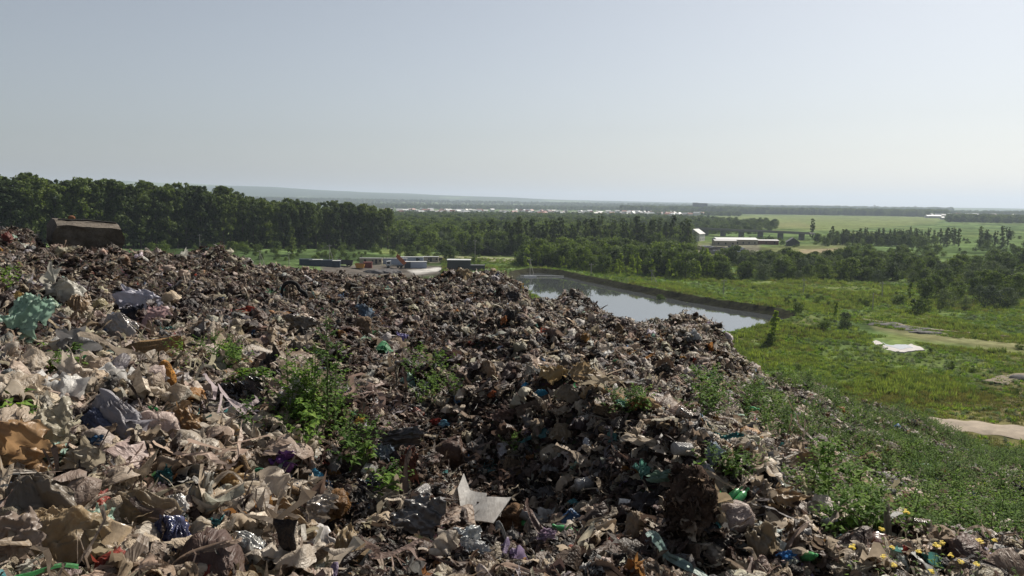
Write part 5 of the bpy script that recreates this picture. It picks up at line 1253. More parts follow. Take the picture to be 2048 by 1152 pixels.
for px_, s_ in ((1893, .9), (1916, .85), (1960, .95), (1972, .8), (1990, .75), (2004, .95), (2014, .9)): tree('poplar_tree', 'slim', G(px_, 494), s_, 'single poplar right of the far row', 'single poplars right of the far row')
tree('columnar_tree', 'slim', G(1624, 478), 1.1, 'narrow tall tree standing at the end of the bridge', 'tree')
wood([(1640, 492), (1850, 497), (1850, 488), (1640, 484)], 9, ['bush', 'broad'], .6, .9)
# nearer bushes and trees at the right
for px_, py_, s_, kd in [(1797, 607, .9, 'bush'), (1835, 628, 1.05, 'bush'), (1852, 624, .9, 'bush'), (1890, 617, .62, 'willow'), (1930, 619, .45, 'willow'), (1958, 606, .62, 'willow'), (1985, 616, .72, 'willow'), (2010, 614, .66, 'willow'), (1850, 600, .7, 'broad'), (1872, 596, .75, 'broad'), (1880, 612, .5, 'bush'),
        (1915, 600, .6, 'broad'), (1945, 590, .6, 'broad'), (1965, 585, .8, 'broad'), (1990, 590, .8, 'broad'), (2030, 595, .8, 'broad'), (2046, 590, .8, 'broad'), (1820, 598, .7, 'young'), (2028, 612, .4, 'willow')]:
    tree('rounded_bush', kd, G(px_, py_), s_, 'rounded bush in the cluster on the right meadow', 'bush cluster on the right meadow', kd != 'bush', 'bush')
for px_, py_, s_, kd, lb in [(1672, 640, .55, 'young', 'small light tree by the path right of the pond'), (1690, 656, .75, 'willow', 'dense round bush beside the small light tree'), (1647, 660, .7, 'bush', 'low bush left of the round bush'), (1549, 688, .85, 'young', 'dark narrow bush at the foot of the pond bank'), (1540, 690, .6, 'bush', 'shrub at the foot of the pond bank'), (1596, 636, .8, 'bush', 'bush on the corner of the pond bank')]:
    tree('bush', kd, G(px_, py_), s_ * (.55 if kd == 'willow' else 1), lb, 'bush', False, 'bush').pop('group', None)
for k in range(26):
    px_ = random.choice([random.gauss(1700, 40), random.gauss(1640, 60), random.uniform(1580, 1800)]); py_ = random.uniform(596, 622)
    tree('bush', 'bush', G(px_, py_), random.uniform(.22, .5), 'low dark bush scattered on the green meadow', 'low bushes on the meadow', False, 'bush')
for px_, py_, s_ in [(1212, 580, .75), (1241, 585, .7), (1322, 598, .85), (1375, 602, .5), (1415, 600, .45), (1186, 577, .4), (1290, 590, .35), (1500, 622, .3), (1160, 565, .4)]:
    tree('bush', 'bush', G(px_, py_), s_, 'pale bush on the grassy bank behind the pond', 'bushes on the pond bank', False, 'bush')
for k in range(22):
    px_ = random.uniform(1485, 1580); py_ = 668 - (px_ - 1480) * .2 + random.uniform(-2, 2); tree('bush', 'bush', G(px_, py_), random.uniform(.2, .4), 'small reedy bush on the near pond edge', 'bushes on the near pond edge', False, 'bush')
for px_, py_ in [(1945, 745), (1290 + 480, 760), (1690, 726), (1600, 742), (2040, 700), (1948, 660), (1860, 706), (1900, 738), (2030, 790)]:
    tree('bush', 'bush', G(px_, py_), random.uniform(.25, .45), 'low dark tuft of shrub on the near meadow', 'shrub tufts on the near meadow', False, 'bush')
# far belts
wood([(1420, 430), (1640, 434), (1900, 434), (1880, 424), (1500, 421), (1400, 423)], 26, ['broad'], 1.3, 1.9, dens=.9, rmax_=0) if False else None
far_pts = []
def belt(px0, px1, D0, D1, n, s0, s1):
    for _ in range(n):
        px_ = random.uniform(px0, px1); D = random.uniform(D0, D1); a = azpx(px_); x, y = D * math.sin(a), D * math.cos(a); forest.append((x, y, 0.0, random.uniform(s0, s1), random.randrange(0, 5)))
n_before = len(forest)
belt(1420, 1890, 2900, 3600, 2600, 1.5, 2.2); belt(1890, 2150, 1900, 2600, 900, 1.0, 1.5); belt(1240, 1480, 3100, 3700, 900, 1.5, 2.4); belt(1300, 1480, 2300, 2700, 260, .8, 1.2)
belt(780, 1380, 1250, 1650, 900, .75, 1.0); belt(780, 1300, 1750, 2300, 350, .5, .8); belt(700, 1400, 3600, 5200, 2200, 1.2, 1.8); belt(1400, 2150, 3700, 5200, 2600, 1.3, 2.0); belt(525, 680, 6000, 6500, 300, 1.8, 2.4); belt(300, 1200, 5600, 8000, 2200, 1.2, 2.2); belt(1120, 1900, 5400, 9000, 2400, 1.4, 2.4)
fa = np.array(forest); fa[n_before:, 2] = ground_z(fa[n_before:, 0], fa[n_before:, 1], False) - .3
nf = len(fa); print('forest', nf)
scatter('forest', FP, fa[:, :3], np.stack([np.zeros(nf), np.zeros(nf), rng.uniform(0, 6.28, nf)], -1), fa[:, 3:4] * rng.uniform(.88, 1.12, (nf, 3)), fa[:, 4].astype(int), None, 'green mixed woods and distant tree belts of the plain')

# tufts of grass and herbs that roughen the meadow
def tuft(seed, n=26, h=.5, mat='grass_leaf', wd=.07, spread=.35):
    rr = random.Random(seed); V = []; F = []
    for i in range(n):
        a = rr.random() * 6.28; r_ = spread * math.sqrt(rr.random()); b_ = Vector((r_ * math.cos(a), r_ * math.sin(a), 0)); c_ = rr.random() * 6.28; hh = h * rr.uniform(.5, 1.2)
        s_ = Vector((math.cos(c_), math.sin(c_), 0)) * wd * .5; tp = b_ + Vector((rr.gauss(0, .2) * h, rr.gauss(0, .2) * h, hh)); k = len(V)
        V += [b_ - s_, b_ + s_, (b_ + tp) / 2 + s_ * .9, tp, (b_ + tp) / 2 - s_ * .9]; F += [(k, k + 1, k + 2, k + 4), (k + 4, k + 2, k + 3)]
    return mesh_np('tuft', np.array([v[:] for v in V]), F, False, [M[mat]])
TU = [tuft(1), tuft(2, 30, .35, 'grass_leaf', .09, .5), tuft(3, 26, .45, 'weed_leaf', .10, .4), tuft(4, 30, .4, 'dry_leaf', .06, .5), tuft(5, 34, .7, 'grass_leaf', .08, .45), weed_mesh(50, .5, 9, 9, .13, .4, 'tree_leaf'), weed_mesh(51, .6, 9, 9, .14, .45, 'weed_leaf')]
ng = 85000; gr_ = 95 * (430 / 95) ** rng.random(ng); ga = rng.uniform(R(-5), R(36), ng); tx, ty = gr_ * np.sin(ga), gr_ * np.cos(ga)
dd = poly_sd(POND, tx, ty); nn = fbm(xy3(tx / 14, ty / 14, 30), 3); tz = ground_z(tx, ty); tpx, tpy = pix(tx, ty, tz)
road_px = [(1870, 842), (1960, 846), (2060, 853), (2300, 866), (2300, 902), (2060, 884), (1960, 872), (1880, 860)]
bare = (poly_sd(np.array([(1745, 682), (1780, 678), (1830, 690), (1860, 704), (1800, 706)], float), tpx, tpy) < 3) | (poly_sd(np.array(road_px, float), tpx, tpy) < 2) | (poly_sd(np.array([(1700, 646), (1900, 676), (2200, 704), (2200, 712), (1990, 704), (1860, 690), (1730, 668)], float), tpx, tpy) < 0)
tz = np.where((dd > 2.6) & (dd < 5.2), 1.85, tz); kp = (dd > 2.9) & (rng.random(ng) < .35 + .65 * sstep(-.6, .6, nn)) & ~bare; tx, ty, tz, gr_, nn, tpx, tpy = [v[kp] for v in (tx, ty, tz, gr_, nn, tpx, tpy)]; nt_ = len(tx)
dry = (tpy > 790 - .05 * (tpx - 1800)) & (rng.random(nt_) < .6)
ti = np.where(dry, 3, np.where(nn > .25, rng.choice([0, 3, 4, 3, 1], nt_), np.where(nn < -.3, rng.choice([5, 6, 2, 5, 4], nt_), rng.choice([0, 1, 2, 4, 1, 2, 6], nt_))))
ts = rng.uniform(.5, 1.3, nt_) * np.interp(gr_, [95, 430], [.9, 1.6])
scatter('meadow_grass', TU, np.stack([tx, ty, tz + .05], -1), np.stack([rng.normal(0, .1, nt_), rng.normal(0, .1, nt_), rng.uniform(0, 6.28, nt_)], -1), np.stack([ts * 1.3, ts * 1.3, ts * np.where(nn > .5, 1.3, .8)], -1), ti, None, 'rough green and yellowish grass tufts on the meadow below the landfill')

# ------------------------------------------------------------------ tracks, puddle, rubble on the plain
def draped(name, cl_px, w0, w1, mat, label, off=.08):
    P_ = [G(a, b_) for a, b_ in cl_px]; L_ = []
    for i in range(len(P_) - 1):
        for k in range(8): L_.append(P_[i].lerp(P_[i + 1], k / 8))
    V = []; m_ = 7
    for i, p in enumerate(L_):
        d = (L_[min(i + 1, len(L_) - 1)] - L_[max(i - 1, 0)]); d.z = 0; d.normalize(); s_ = Vector((-d.y, d.x, 0)); w_ = w0 + (w1 - w0) * i / len(L_)
        w_ *= 1 + .15 * math.sin(i * .9)
        for j in range(m_):
            q = p + s_ * (j / (m_ - 1) - .5) * w_; V.append((q.x, q.y, 0))
    V = np.array(V); jj = np.tile(np.arange(m_), len(L_)); V[:, 2] = ground_z(V[:, 0], V[:, 1]) + .35 + off - .30 * np.isin(jj, (0, m_ - 1)) - .06 * np.isin(jj, (2, 4))
    return tag(link(name, mesh_np(name, V, grid_faces(len(L_), m_), True, [mat])), label, kind='structure')
draped('dirt_road', [(1850, 846), (1900, 852), (1960, 858), (2050, 868), (2200, 884), (2500, 915)], 5.5, 8.5, M['dirt'], 'pale dirt road running past the foot of the landfill')
draped('path', [(1725, 641), (1790, 650), (1860, 661), (1960, 670), (2100, 682), (2300, 696)], 1.0, 1.4, M['dirt'], 'narrow pale path crossing the meadow')
draped('track', [(1985, 768), (2010, 760), (2050, 755), (2120, 752)], 3.5, 5, flat('track', (.15, .12, .08), rough=.95, vary=.4), 'brown wheel track at the right edge of the meadow')
def pool():
    poly = [(1742, 684), (1768, 677), (1780, 680), (1812, 686), (1838, 695), (1852, 703), (1822, 704), (1790, 706), (1764, 698)]
    inner = [(1762, 683), (1778, 682), (1808, 689), (1828, 699), (1800, 701), (1775, 694)]
    root = thing('puddle', 'pale puddle with a white crusted rim on the meadow', 'puddle', G(1800, 692)); base = root.location
    def sheet(pp, dz):
        q = [G(a, b_) for a, b_ in pp]; out_ = []
        for i in range(len(q)):
            for k in range(5): out_.append(q[i].lerp(q[(i + 1) % len(q)], k / 5))
        c_ = sum(out_, Vector()) / len(out_); zz = max(v.z for v in q) * 0 + base.z + dz
        return [(v.x - base.x + .35 * vn(np.array([[v.x, v.y, 0]]))[0], v.y - base.y + .9 * vn(np.array([[v.x * .6, v.y * .6, 4]]))[0], zz - base.z) for v in out_]
    V = sheet(poly, .19); n0 = len(V); V2 = [(x * 1.02, y * 1.02, z - 1.2) for x, y, z in V]
    link('crust', mesh_np('crust', V + V2, [tuple(range(n0))] + [(i, i + n0, (i + 1) % n0 + n0, (i + 1) % n0) for i in range(n0)], False, [M['white_rim']]), root)
    V = sheet(inner, .22); link('pool_water', mesh_np('pool_water', V, [tuple(range(len(V)))], False, [surf_mat('milky_water', (.35, .36, .37), rough=.12, vary=.1)]), root)
pool()
def pile(label, pts, h, group):
    for px_, py_, w_ in pts:
        g_ = G(px_, py_); V, F = ico(3); V = V * np.array([w_ * 1.1, w_ * .7, h]) ; V[:, 2] = np.maximum(V[:, 2], -.4) ; V = V * (1 + .3 * fbm(V * .8 + px_, 3))[:, None]
        tag(link('rubble_heap', mesh_np('rubble_heap', V, F, False, [M['rubble']]), loc=g_), label, 'rubble heap', group)
pile('dark grey rubble heap beside the path above the white puddle', [(1755, 650, 2.6), (1775, 652, 3.2), (1795, 654, 3.2), (1812, 657, 3.0), (1828, 661, 2.8), (1845, 666, 2.6), (1862, 667, 2.2), (1850, 660, 2.0), (1785, 649, 2.0)], .5, 'rubble heaps above the puddle')
pile('small dark heap at the right edge of the meadow', [(2040, 760, 2.0)], .8, None)
for o_ in [o for o in bpy.data.objects if o.name.startswith('rubble_heap') and o.get('group') is None]: pass

# ------------------------------------------------------------------ yard with containers and vehicles
def face_rot(px, extra=0): return extra
def cont(name, label, cat, px, py, L_, Wd, Hh, rz, wm, rm, doors=0, wins=0, group=None, ribs=True, roof_over=.15, z=None):
    g_ = G(px, py); g_.z = g_.z + .25; L_ *= .85; Wd *= .9; Hh *= .85
    root = thing(name, label, cat, g_, (0, 0, rz), group)
    mb = MB(); mb.box(-L_ / 2, L_ / 2, -Wd / 2, Wd / 2, -.5, Hh)
    if ribs:
        k = int(L_ / .6)
        for i in range(k): x = -L_ / 2 + (i + .5) * L_ / k; mb.box(x - .08, x + .08, -Wd / 2 - .06, -Wd / 2 + .02, .1, Hh - .15)
    mb.obj('wall', wm, root)
    mb = MB(); mb.box(-L_ / 2 - roof_over, L_ / 2 + roof_over, -Wd / 2 - roof_over, Wd / 2 + roof_over, Hh + .004, Hh + .2); mb.obj('roof', rm, root)
    for i in range(doors): 
        x = -L_ / 2 + (i + .5) * L_ / max(doors, 1); mb = MB(); mb.box(x - .45, x + .45, -Wd / 2 - .12, -Wd / 2 - .07, .05, 2.05); mb.obj('door', M['window_dark'], root)
    for i in range(wins):
        x = -L_ / 2 + (i + .5) * L_ / max(wins, 1) + (.9 if doors else 0); mb = MB(); mb.box(x - .4, x + .4, -Wd / 2 - .12, -Wd / 2 - .07, .9, 1.8); mb.obj('window', M['window_dark'], root)
    return root
cont('shipping_container', 'pale blue shipping container closest to the landfill in the yard', 'container', 836, 536, 9, 3.0, 3.0, R(12), M['wall_blue'], M['roof_white'])
cont('shipping_container', 'dark navy container end beside the pale blue one', 'container', 815, 536, 3, 3.2, 3.0, R(12), M['navy'], M['roof_white'])
cont('shipping_container', 'long grey blue container behind the orange tipper', 'container', 790, 529, 13, 3, 3.0, R(4), M['wall_blue'], M['roof_grey'])
cont('site_cabin', 'tan row of site cabins left in the yard', 'cabin', 742, 528, 12, 3, 2.8, R(3), M['wall_tan'], M['roof_grey'], 2, 3)
cont('site_cabin', 'grey row of site cabins behind the pale blue container', 'cabin', 822, 525, 14, 3, 2.8, R(3), M['wall_blue'], M['roof_white'], 2, 2)
cont('site_cabin', 'tan cabin row at the right end of the yard', 'cabin', 862, 524, 9, 3, 2.8, R(3), M['wall_tan'], M['roof_white'], 1, 2)
cont('shipping_container', 'dark red container left of the orange tipper', 'container', 736, 536, 4.2, 3, 2.6, R(5), M['dark_red'], M['dark_red'])
cont('shed', 'low black shed with flat whitish roof', 'shed', 918, 541, 12, 7, 5.2, R(3), M['wall_dark'], M['roof_white'], 1, 0)
cont('shed', 'low dark lean-to right of the black shed', 'shed', 950, 541, 10, 5, 2.4, R(3), M['wall_dark'], M['wall_dark'])
for i, px_ in enumerate((612, 632, 652, 668)): cont('shipping_container', 'dark blue container in the row behind the crest left of the yard', 'container', px_, 531 + i, 6.2, 3, 2.8, R(8), M['navy'], M['roof_white'] if i % 2 else M['navy'], group='dark blue containers left of the yard')
def skip():
    g_ = G(720, 538); g_.z += .3; root = thing('waste_skip', 'orange yellow waste skip in front of the dark red container', 'skip', g_, (0, 0, R(5)))
    V = [(-1.6, -1, .2), (1.6, -1, .2), (1.6, 1, .2), (-1.6, 1, .2), (-2.1, -1.1, 2.0), (2.1, -1.1, 2.0), (2.1, 1.1, 2.0), (-2.1, 1.1, 2.0)]
    link('skip_body', mesh_np('skip_body', V, [(0, 3, 2, 1), (0, 1, 5, 4), (1, 2, 6, 5), (2, 3, 7, 6), (3, 0, 4, 7)], False, [flat('skip_yellow', (.45, .22, .03))]), root)
    MB().box(-2.2, 2.2, -1.2, -1.1, 1.9, 2.05).obj('rim', M['dark_red'], root)
skip()
def truck(px, py, rz, cabc, bodyc, label, tip=0.0, s_=1.0):
    g_ = G(px, py); g_.z += .3; root = thing('tipper_truck', label, 'truck', g_, (0, 0, rz)); root.scale = (s_,) * 3
    MB().box(-3.6, 3.4, -.5, .5, .7, 1.0).obj('chassis', M['rubber'], root)
    mb = MB(); V = [(-3.6, -1.2, .8), (-1.6, -1.2, .8), (-1.6, 1.2, .8), (-3.6, 1.2, .8), (-3.4, -1.15, 2.7), (-1.6, -1.15, 2.9), (-1.6, 1.15, 2.9), (-3.4, 1.15, 2.7)]
    cb = link('cab', mesh_np('cab', V, [(0, 3, 2, 1), (4, 5, 6, 7), (0, 1, 5, 4), (1, 2, 6, 5), (2, 3, 7, 6), (3, 0, 4, 7)], False, [cabc]), root); MB().box(-3.2, -2.0, -1.23, -1.19, 1.7, 2.5).obj('window', M['window_dark'], cb)
    V = [(0, -1.2, 0), (4.6, -1.2, 0), (4.6, 1.2, 0), (0, 1.2, 0), (-.1, -1.35, 1.5), (5.0, -1.35, 1.3), (5.0, 1.35, 1.3), (-.1, 1.35, 1.5)]
    b_ = link('tipping_body', mesh_np('tipping_body', V, [(0, 3, 2, 1), (0, 1, 5, 4), (1, 2, 6, 5), (2, 3, 7, 6), (3, 0, 4, 7)], False, [bodyc]), root, loc=(-1.4, 0, 1.1))
    if tip: b_.location = (3.4, 0, 1.1); b_.rotation_euler = (0, tip, math.pi); 
    for x in (-2.7, 1.2, 2.5):
        for y in (-1.1, 1.1):
            mb = MB(); mb.lathe([(0, -.16), (.5, -.16), (.55, -.1), (.55, .1), (.5, .16), (0, .16)], 14, Matrix.Rotation(math.pi / 2, 4, 'X')); mb.obj('wheel', M['rubber'], root, True).location = (x, y, .55)
    return root
truck(790, 537, R(8), M['roof_white'], M['orange'], 'tipper truck with raised orange body in the yard', R(-48), 1.1)
truck(690, 533, R(4), M['wall_dark'], M['wall_dark'], 'dark parked truck left of the orange skip')
truck(1150 - 275, 523, R(0), flat('cab_red', (.25, .06, .03)), M['wall_dark'], 'small reddish tractor unit at the right end of the cabins', 0, .7)
pile('dark earth heap at the front of the yard', [(762, 547, 6.0), (775, 546, 5.0), (745, 547, 4.0)], 1.6, 'earth heaps at the front of the yard')

def house(px, py, L_, Wd, Hh, rh, rz, wm, rm, label, group=None, name='house', wins=3, cat='house', base=None):
    g_ = base or G(px, py); root = thing(name, label, cat, g_, (0, 0, rz), group)
    MB().box(-L_ / 2, L_ / 2, -Wd / 2, Wd / 2, -1, Hh).obj('wall', wm, root)
    e = .4; V = [(-L_ / 2 - e, -Wd / 2 - e, Hh), (L_ / 2 + e, -Wd / 2 - e, Hh), (L_ / 2 + e, Wd / 2 + e, Hh), (-L_ / 2 - e, Wd / 2 + e, Hh), (-L_ / 2 - e, 0, Hh + rh), (L_ / 2 + e, 0, Hh + rh)]
    link('roof', mesh_np('roof', V, [(0, 1, 5, 4), (2, 3, 4, 5), (1, 2, 5), (3, 0, 4), (0, 3, 2, 1)], False, [rm]), root)
    for i in range(wins):
        x = -L_ / 2 + (i + .5) * L_ / wins; MB().box(x - .5, x + .5, -Wd / 2 - .05, -Wd / 2 + .02, 1.0, 2.3).obj('window', M['window_dark'], root)
    return root
house(1469, 489, 31, 14, 4.0, 1.4, R(2), M['wall_tan'], M['roof_white'], 'long warehouse with a bright white roof among the scrap piles', name='warehouse', wins=7, cat='warehouse')
house(1448, 491, 16, 8, 3.6, 1.0, R(2), M['wall_tan'], M['roof_grey'], 'low annex left of the white roofed warehouse', name='shed', wins=3, cat='shed')
house(1391, 482, 15, 11, 6, 4, R(60), M['wall_white'], M['roof_grey'], 'pale house with hipped grey roof left of the warehouse')
house(1585, 491, 14, 9, 2.8, 3.2, R(75), M['wall_dark'], M['wall_dark'], 'dark barn with steep roof standing alone right of the warehouse', name='barn', wins=0, cat='barn')
house(1520, 489, 26, 8, 3.2, .8, R(2), flat('brick_red', (.16, .08, .06)), M['roof_grey'], 'low reddish shed right of the white roofed warehouse', name='shed', wins=4, cat='shed')
house(1866, 436, 42, 16, 6, 2.5, R(2), M['wall_white'], M['roof_white'], 'white farm building in the far field at the right', name='farm_building', cat='farm building')
house(1893, 439, 30, 12, 5, 2, R(2), M['wall_white'], M['roof_white'], 'small white farm shed right of the farm building', name='farm_building', cat='farm building')
# stacked scrap and timber around the warehouse
for k in range(46):
    px_ = random.uniform(1392, 1492); py_ = random.uniform(496, 509); g_ = G(px_, py_); mb = MB(); L_ = random.uniform(3, 8)
    for j in range(3): mb.box(-L_ / 2, L_ / 2, -1 + j * .7, -.5 + j * .7, 0, random.uniform(.8, 2.0))
    o_ = mb.obj('timber_stack', random.choice([M['rubble'], M['wood'], M['block_grey'], M['wall_tan'], M['wall_blue']])); o_.location = g_ + Vector((0, 0, .2)); o_.rotation_euler = (0, 0, random.uniform(-.7, .7))
    tag(o_, 'low stack of scrap and timber in front of the white roofed warehouse', 'scrap stack', 'scrap stacks before the warehouse')
# village houses, far
VR = [M['roof_white'], M['roof_white'], M['roof_grey'], M['roof_red'], M['wall_white']]
_hp = None
def village(px0, px1, D0, D1, n, label, group, sz=1.0):
    src = None
    for _ in range(n):
        px_ = random.uniform(px0, px1); D = random.uniform(D0, D1); a = azpx(px_); x, y = D * math.sin(a), D * math.cos(a)
        k = random.randrange(5)
        g_ = Vector((x, y, gz(x, y))); hz_ = random.uniform(5, 8); 
        house(0, 0, random.uniform(10, 18) * sz, random.uniform(8, 11) * sz, hz_ * sz, random.uniform(2.5, 4) * sz, random.uniform(-1.2, 1.2), M['wall_white'] if k != 2 else M['wall_tan'], VR[k], label, group, wins=0, base=g_)
village(770, 1230, 1950, 2700, 130, 'small pale house of the far village behind the dark woods', 'houses of the far village', 1.0)
village(1230, 1410, 2050, 2700, 70, 'small pale house of the village below the tower block', 'houses below the tower block', 1.0)
village(1850, 2080, 2700, 3100, 22, 'pale house at the edge of the far woods at the right', 'houses at the far right', 1.2)
def towerblock():
    a = azpx(1397); D = 3300; g_ = Vector((D * math.sin(a), D * math.cos(a), 0)); g_.z = gz(g_.x, g_.y)
    root = thing('apartment_block', 'dark apartment block rising over the far village', 'apartment block', g_, (0, 0, -a)); Hh = CAMZ - g_.z - D * ((407 - 409.6) / FPX) ; Hh = max(30, Hh + 2)
    MB().box(-29, 29, -8, 8, -2, Hh).obj('wall', M['block_grey'], root); MB().box(-30, -8, -8.5, 8.5, Hh + .01, Hh + 1.6).obj('roof', M['wall_dark'], root)
    for r_ in range(9):
        MB().box(-27, 27, -8.3, -7.9, 2 + r_ * 3.6, 3.6 + r_ * 3.6).obj('window', M['window_dark'], root)
towerblock()
# bridge of the railway line in the middle distance
def bridge():
    a_, b_ = G(1395, 469), G(1625, 481); root = thing('bridge', 'long low grey bridge crossing the fields behind the warehouse', 'bridge', (a_ + b_) / 2); d = (b_ - a_); L_ = math.hypot(d.x, d.y); root.rotation_euler = (0, 0, math.atan2(d.y, d.x))
    MB().box(-L_ / 2, L_ / 2, -4, 4, 5.2, 6.6).obj('deck', flat('deck', (.22, .21, .2)), root); MB().box(-L_ / 2, L_ / 2, -4.2, -4.05, 6.6, 7.4).obj('railing', M['pole'], root)
    n = int(L_ / 22)
    for i in range(n): x = -L_ / 2 + (i + .5) * L_ / n; MB().box(x - .8, x + .8, -3, 3, -2, 5.2).obj('pier', M['block_grey'], root)
bridge()
# utility poles and their wires
POLES = []
def upole(px, base_y, top_y, label, braced=False, group=None, arm=True):
    g_ = G(px, base_y); r_ = math.hypot(g_.x, g_.y); H = toz(px, top_y, r_) - g_.z; H = min(max(H, 5), 14)
    root = thing('utility_pole', label, 'utility pole', g_, (0, 0, random.uniform(-.3, .3)), group)
    MB().tube([(0, 0, -.5), (0, 0, H)], [.17, .11], 8).obj('pole', M['pole'], root)
    if arm: MB().box(-.9, .9, -.06, .06, H - .5, H - .35).obj('crossarm', M['pole'], root)
    if braced: MB().tube([(2.2, .3, -.5), (.05, 0, H - 1)], [.14, .1], 8).obj('brace', M['pole'], root)
    for x in (-.75, 0, .75): MB().lathe([(0, 0), (.07, 0), (.07, .15), (0, .2)], 8).obj('insulator', M['roof_white'], root).location = (x, 0, H - (.35 if x else 0))
    POLES.append(g_ + Vector((0, 0, H - .2))); return root
upole(400, 500, 469, 'pale utility pole below the poplars at the left')
upole(520, 532, 501, 'braced utility pole behind the crest left of the yard', True)
upole(578, 532, 505, 'thin utility pole between the braced pole and the yard')
upole(659, 530, 490, 'tall twin utility pole over the blue containers', True)
upole(950, 525, 480, 'tall pole in front of the woods right of the yard')
upole(1060, 542, 518, 'utility pole on the bank left of the pond', True)
upole(1182, 558, 536, 'utility pole at the near edge of the young wood')
upole(1303, 566, 548, 'leaning utility pole beside the young wood', True)
upole(1447, 589, 562, 'utility pole with guy wire on the green strip')
upole(1607, 587, 560, 'utility pole on the meadow behind the pond corner')
upole(1764, 594, 566, 'utility pole left of the round bushes')
upole(1745, 622, 604, 'short stump pole on the meadow', arm=False)
for i, j in ((1, 2), (2, 3), (3, 4), (4, 5)):
    a_, b_ = POLES[i], POLES[j]; mb = MB()
    for dx in (-.5, .5):
        mb.tube([a_.lerp(b_, t) - a_ + Vector((dx, 0, -4 * t * (1 - t) * 1.6)) for t in np.linspace(0, 1, 9)], .025, 4)
    o_ = mb.obj('power_line', M['wire']); o_.location = a_; tag(o_, ['', 'power line from the braced pole to the thin pole', 'power line from the thin pole to the twin pole', 'power line from the twin pole over the yard', 'power line from the yard to the pond bank'][i], 'power line')
for px_, ty in ((1674, 411), (1713, 411), (1744, 409), (1825, 411)):
    a = azpx(px_); D = 4200; x, y = D * math.sin(a), D * math.cos(a); z_ = gz(x, y); root = thing('lattice_mast', 'thin mast sticking up on the far right horizon', 'mast', (x, y, z_), group='masts on the horizon'); H = toz(px_, ty, D) - z_
    MB().tube([(0, 0, 0), (0, 0, H)], [1.6, .5], 4).obj('mast', M['wire'], root); MB().box(-6, 6, -.4, .4, H * .86, H * .9).obj('crossarm', M['wire'], root)
# little raft with a mast in the pond
def raft():
    g_ = P(1060, 553, 0.1); root = thing('raft', 'small floating pump raft at the far end of the pond', 'raft', g_, (0, 0, R(10)))
    MB().box(-2.5, 2.5, -.8, .8, -.1, .35).obj('deck', M['roof_white'], root); MB().tube([(0, 0, .3), (0, 0, 2.4)], .07, 6).obj('post', M['pole'], root); MB().tube([(-4, 0, .2), (0, 0, .5), (14, -1, .2)], .12, 6).obj('hose', M['roof_white'], root)
raft()

# ------------------------------------------------------------------ haze
m, n, l = new_mat('haze')
pv = nd(n, 'ShaderNodeVolumePrincipled', inputs={'Density': 9e-5, 'Anisotropy': .25}); pv.inputs['Color'].default_value = (.62, .73, .87, 1)
o = nd(n, 'ShaderNodeOutputMaterial'); l.new(pv.outputs[0], o.inputs['Volume'])
V, F = box(-22000, 22000, -3000, 24000, -20, 330)
hz = tag(link('haze', mesh_np('haze', V, F, False, [m])), 'thin pale bluish haze over the plain', kind='stuff')

# ------------------------------------------------------------------ every copy of a kind gets a label that places it beside something one can find
NEAR = [('milky knotted bag', 132, 590), ('mint green sheet', 58, 652), ('torn lilac sack', 285, 615), ('fluted brown bundle', 300, 708), ('orange foam piece', 333, 766), ('pale green knotted bag', 438, 752), ('black sheet', 480, 800),
        ('big grey bag', 228, 852), ('huge pale sheet', 108, 895), ('orange brown sheet', 30, 930), ('puffed tan bag', 100, 1100), ('pale mint strip', 196, 1096), ('shiny blue black bag', 345, 1088), ('clear glistening bag', 482, 1118), ('white plastic cup', 362, 975),
        ('wooden board end', 305, 916), ('purple net', 562, 952), ('long tan roll', 548, 1000), ('white curved shell', 622, 1112), ('dark grey torn sheet', 838, 1050), ('black rubber sheet', 800, 893), ('denim scrap', 768, 922), ('cracked white panel', 955, 1062),
        ('big leafy weed clump', 640, 860), ('blue jeans cloth', 733, 636), ('half buried tyre', 582, 602), ('dark curled sheet', 605, 655), ('golden beige sheet', 1112, 768), ('two blue bags', 1065, 786), ('mint scrap', 1243, 832), ('beige rumpled sack', 1125, 875),
        ('tan cardboard square', 1040, 962), ('teal gauze film', 1286, 966), ('rust brown clump', 1378, 1040), ('blue bag in the hollow', 1143, 1050), ('mauve film scrap', 1094, 1096), ('turquoise net strand', 1442, 878), ('white and blue striped bag', 1427, 918),
        ('black glossy bag', 1535, 965), ('cream cloth tangle', 1610, 925), ('aqua rounded bag', 1687, 1100), ('maroon shell', 1755, 1106), ('green bottle in the weeds', 1825, 942), ('bright blue twisted film', 1948, 1024), ('twisted tan cloth', 1250, 820), ('slumped tan bag', 1325, 735),
        ('lilac star shaped scrap', 806, 684), ('tan puckered bag', 975, 745), ('dark bottom hollow', 1340, 1130), ('long tan sheet on the slope', 1745, 930), ('burnt orange rag', 1007, 648), ('torn cream sheet', 1520, 1108), ('dusty pink brown cloth', 1005, 850), ('ochre paper scrap', 722, 862)]
FARL = [('concrete block', 172, 470), ('braced utility pole', 520, 520), ('blue containers', 640, 530), ('orange tipper', 790, 535), ('pale blue container', 836, 534), ('black shed', 918, 535), ('pond end with the raft', 1060, 553), ('white roofed warehouse', 1469, 482), ('dark barn', 1585, 488),
        ('hipped roof house', 1391, 474), ('bridge', 1510, 468), ('narrow tree at the bridge end', 1624, 460), ('white puddle', 1800, 692), ('pond corner', 1578, 638), ('guy wired pole', 1447, 575), ('pole behind the pond corner', 1607, 573), ('pole by the round bushes', 1764, 580), ('far farm building', 1866, 434),
        ('apartment block', 1397, 412), ('round bush cluster', 1900, 605), ('dirt road', 1960, 858), ('rubble heaps', 1810, 656), ('leaning pole', 1303, 557), ('left end of the poplars', 60, 420), ('right end of the poplars', 780, 440), ('village roofs', 1000, 425), ('stump pole', 1745, 612)]
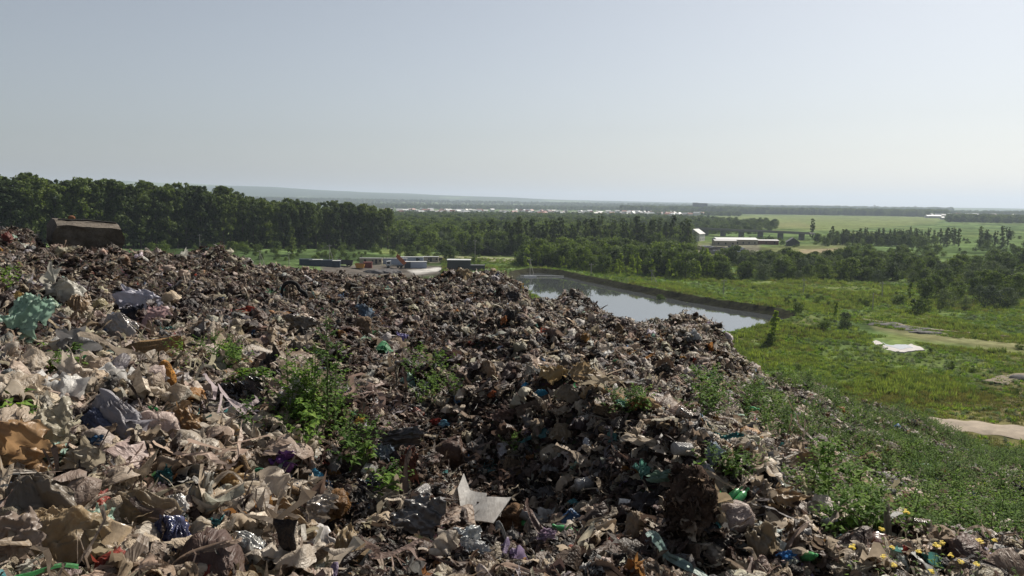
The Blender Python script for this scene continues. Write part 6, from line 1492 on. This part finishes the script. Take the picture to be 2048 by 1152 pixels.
NOUN = {'poplar_tree': 'tall poplar', 'young_tree': 'young yellow green tree', 'broadleaf_tree': 'dark green broadleaf tree', 'bush': 'green bush', 'rounded_bush': 'rounded bush', 'leafy_weed': 'leafy green weed', 'flowering_weed': 'yellow flowering weed', 'house': 'pale house',
        'timber_stack': 'scrap and timber stack', 'shipping_container': 'dark blue container', 'rubble_heap': 'dark rubble heap', 'roadside_tree': 'single roadside tree', 'lattice_mast': 'thin horizon mast', 'farm_building': 'white farm building'}
EXN = {'plastic_bottle': 'plastic bottle', 'tin_can': 'tin can', 'plastic_cup': 'plastic cup', 'cardboard_box': 'carton', 'wooden_board': 'board'}
WORD = {'plastic_sheet': 'torn plastic sheet', 'rag': 'dirty rag', 'crumpled_bag': 'crumpled plastic bag'}
bpy.context.view_layer.update()
buckets = {}; ORD = ['', 'second ', 'third ', 'fourth ', 'fifth ', 'sixth ', 'seventh ', 'eighth ', 'ninth ', 'tenth ']
def ordw(k): return ORD[k] if k < len(ORD) else f"{k + 1}{'th' if 10 < (k + 1) % 100 < 14 else {1: 'st', 2: 'nd', 3: 'rd'}.get((k + 1) % 10, 'th')} "
for o_ in list(bpy.data.objects):
    if o_.parent is not None or not o_.get('group') or not o_.get('category'): continue
    kind_ = o_.name.split('.')[0]; px_, py_ = pix(o_.location.x, o_.location.y, o_.location.z); px_, py_ = float(px_), float(py_)
    base = NOUN.get(kind_) if kind_ not in WORD else str(o_['label']).split(' torn ')[0].split(' dirty ')[0].split(' crumpled ')[0] + ' ' + WORD[kind_]
    if kind_ in EXN: base = str(o_['label']).split(' ')[0] + ' ' + EXN[kind_]
    if not base: continue
    near_ = kind_ in WORD or kind_ in EXN or kind_ in ('leafy_weed', 'flowering_weed')
    L_ = NEAR if near_ else FARL; yk = 1.0 if near_ else 2.5
    nm, lx, ly = min(L_, key=lambda q: (q[1] - px_) ** 2 + (yk * (q[2] - py_)) ** 2)
    dx, dy = px_ - lx, (py_ - ly) * yk
    rel = ('right of' if dx > 0 else 'left of') if abs(dx) > abs(dy) else ('in front of' if dy > 0 else 'behind')
    buckets.setdefault((base, rel, nm), []).append((math.hypot(dx, dy), o_))
for (base, rel, nm), L_ in buckets.items():
    L_.sort(key=lambda q: q[0])
    for k, (_, o_) in enumerate(L_): o_['label'] = f"{ordw(k)}{base} {rel} the {nm}"
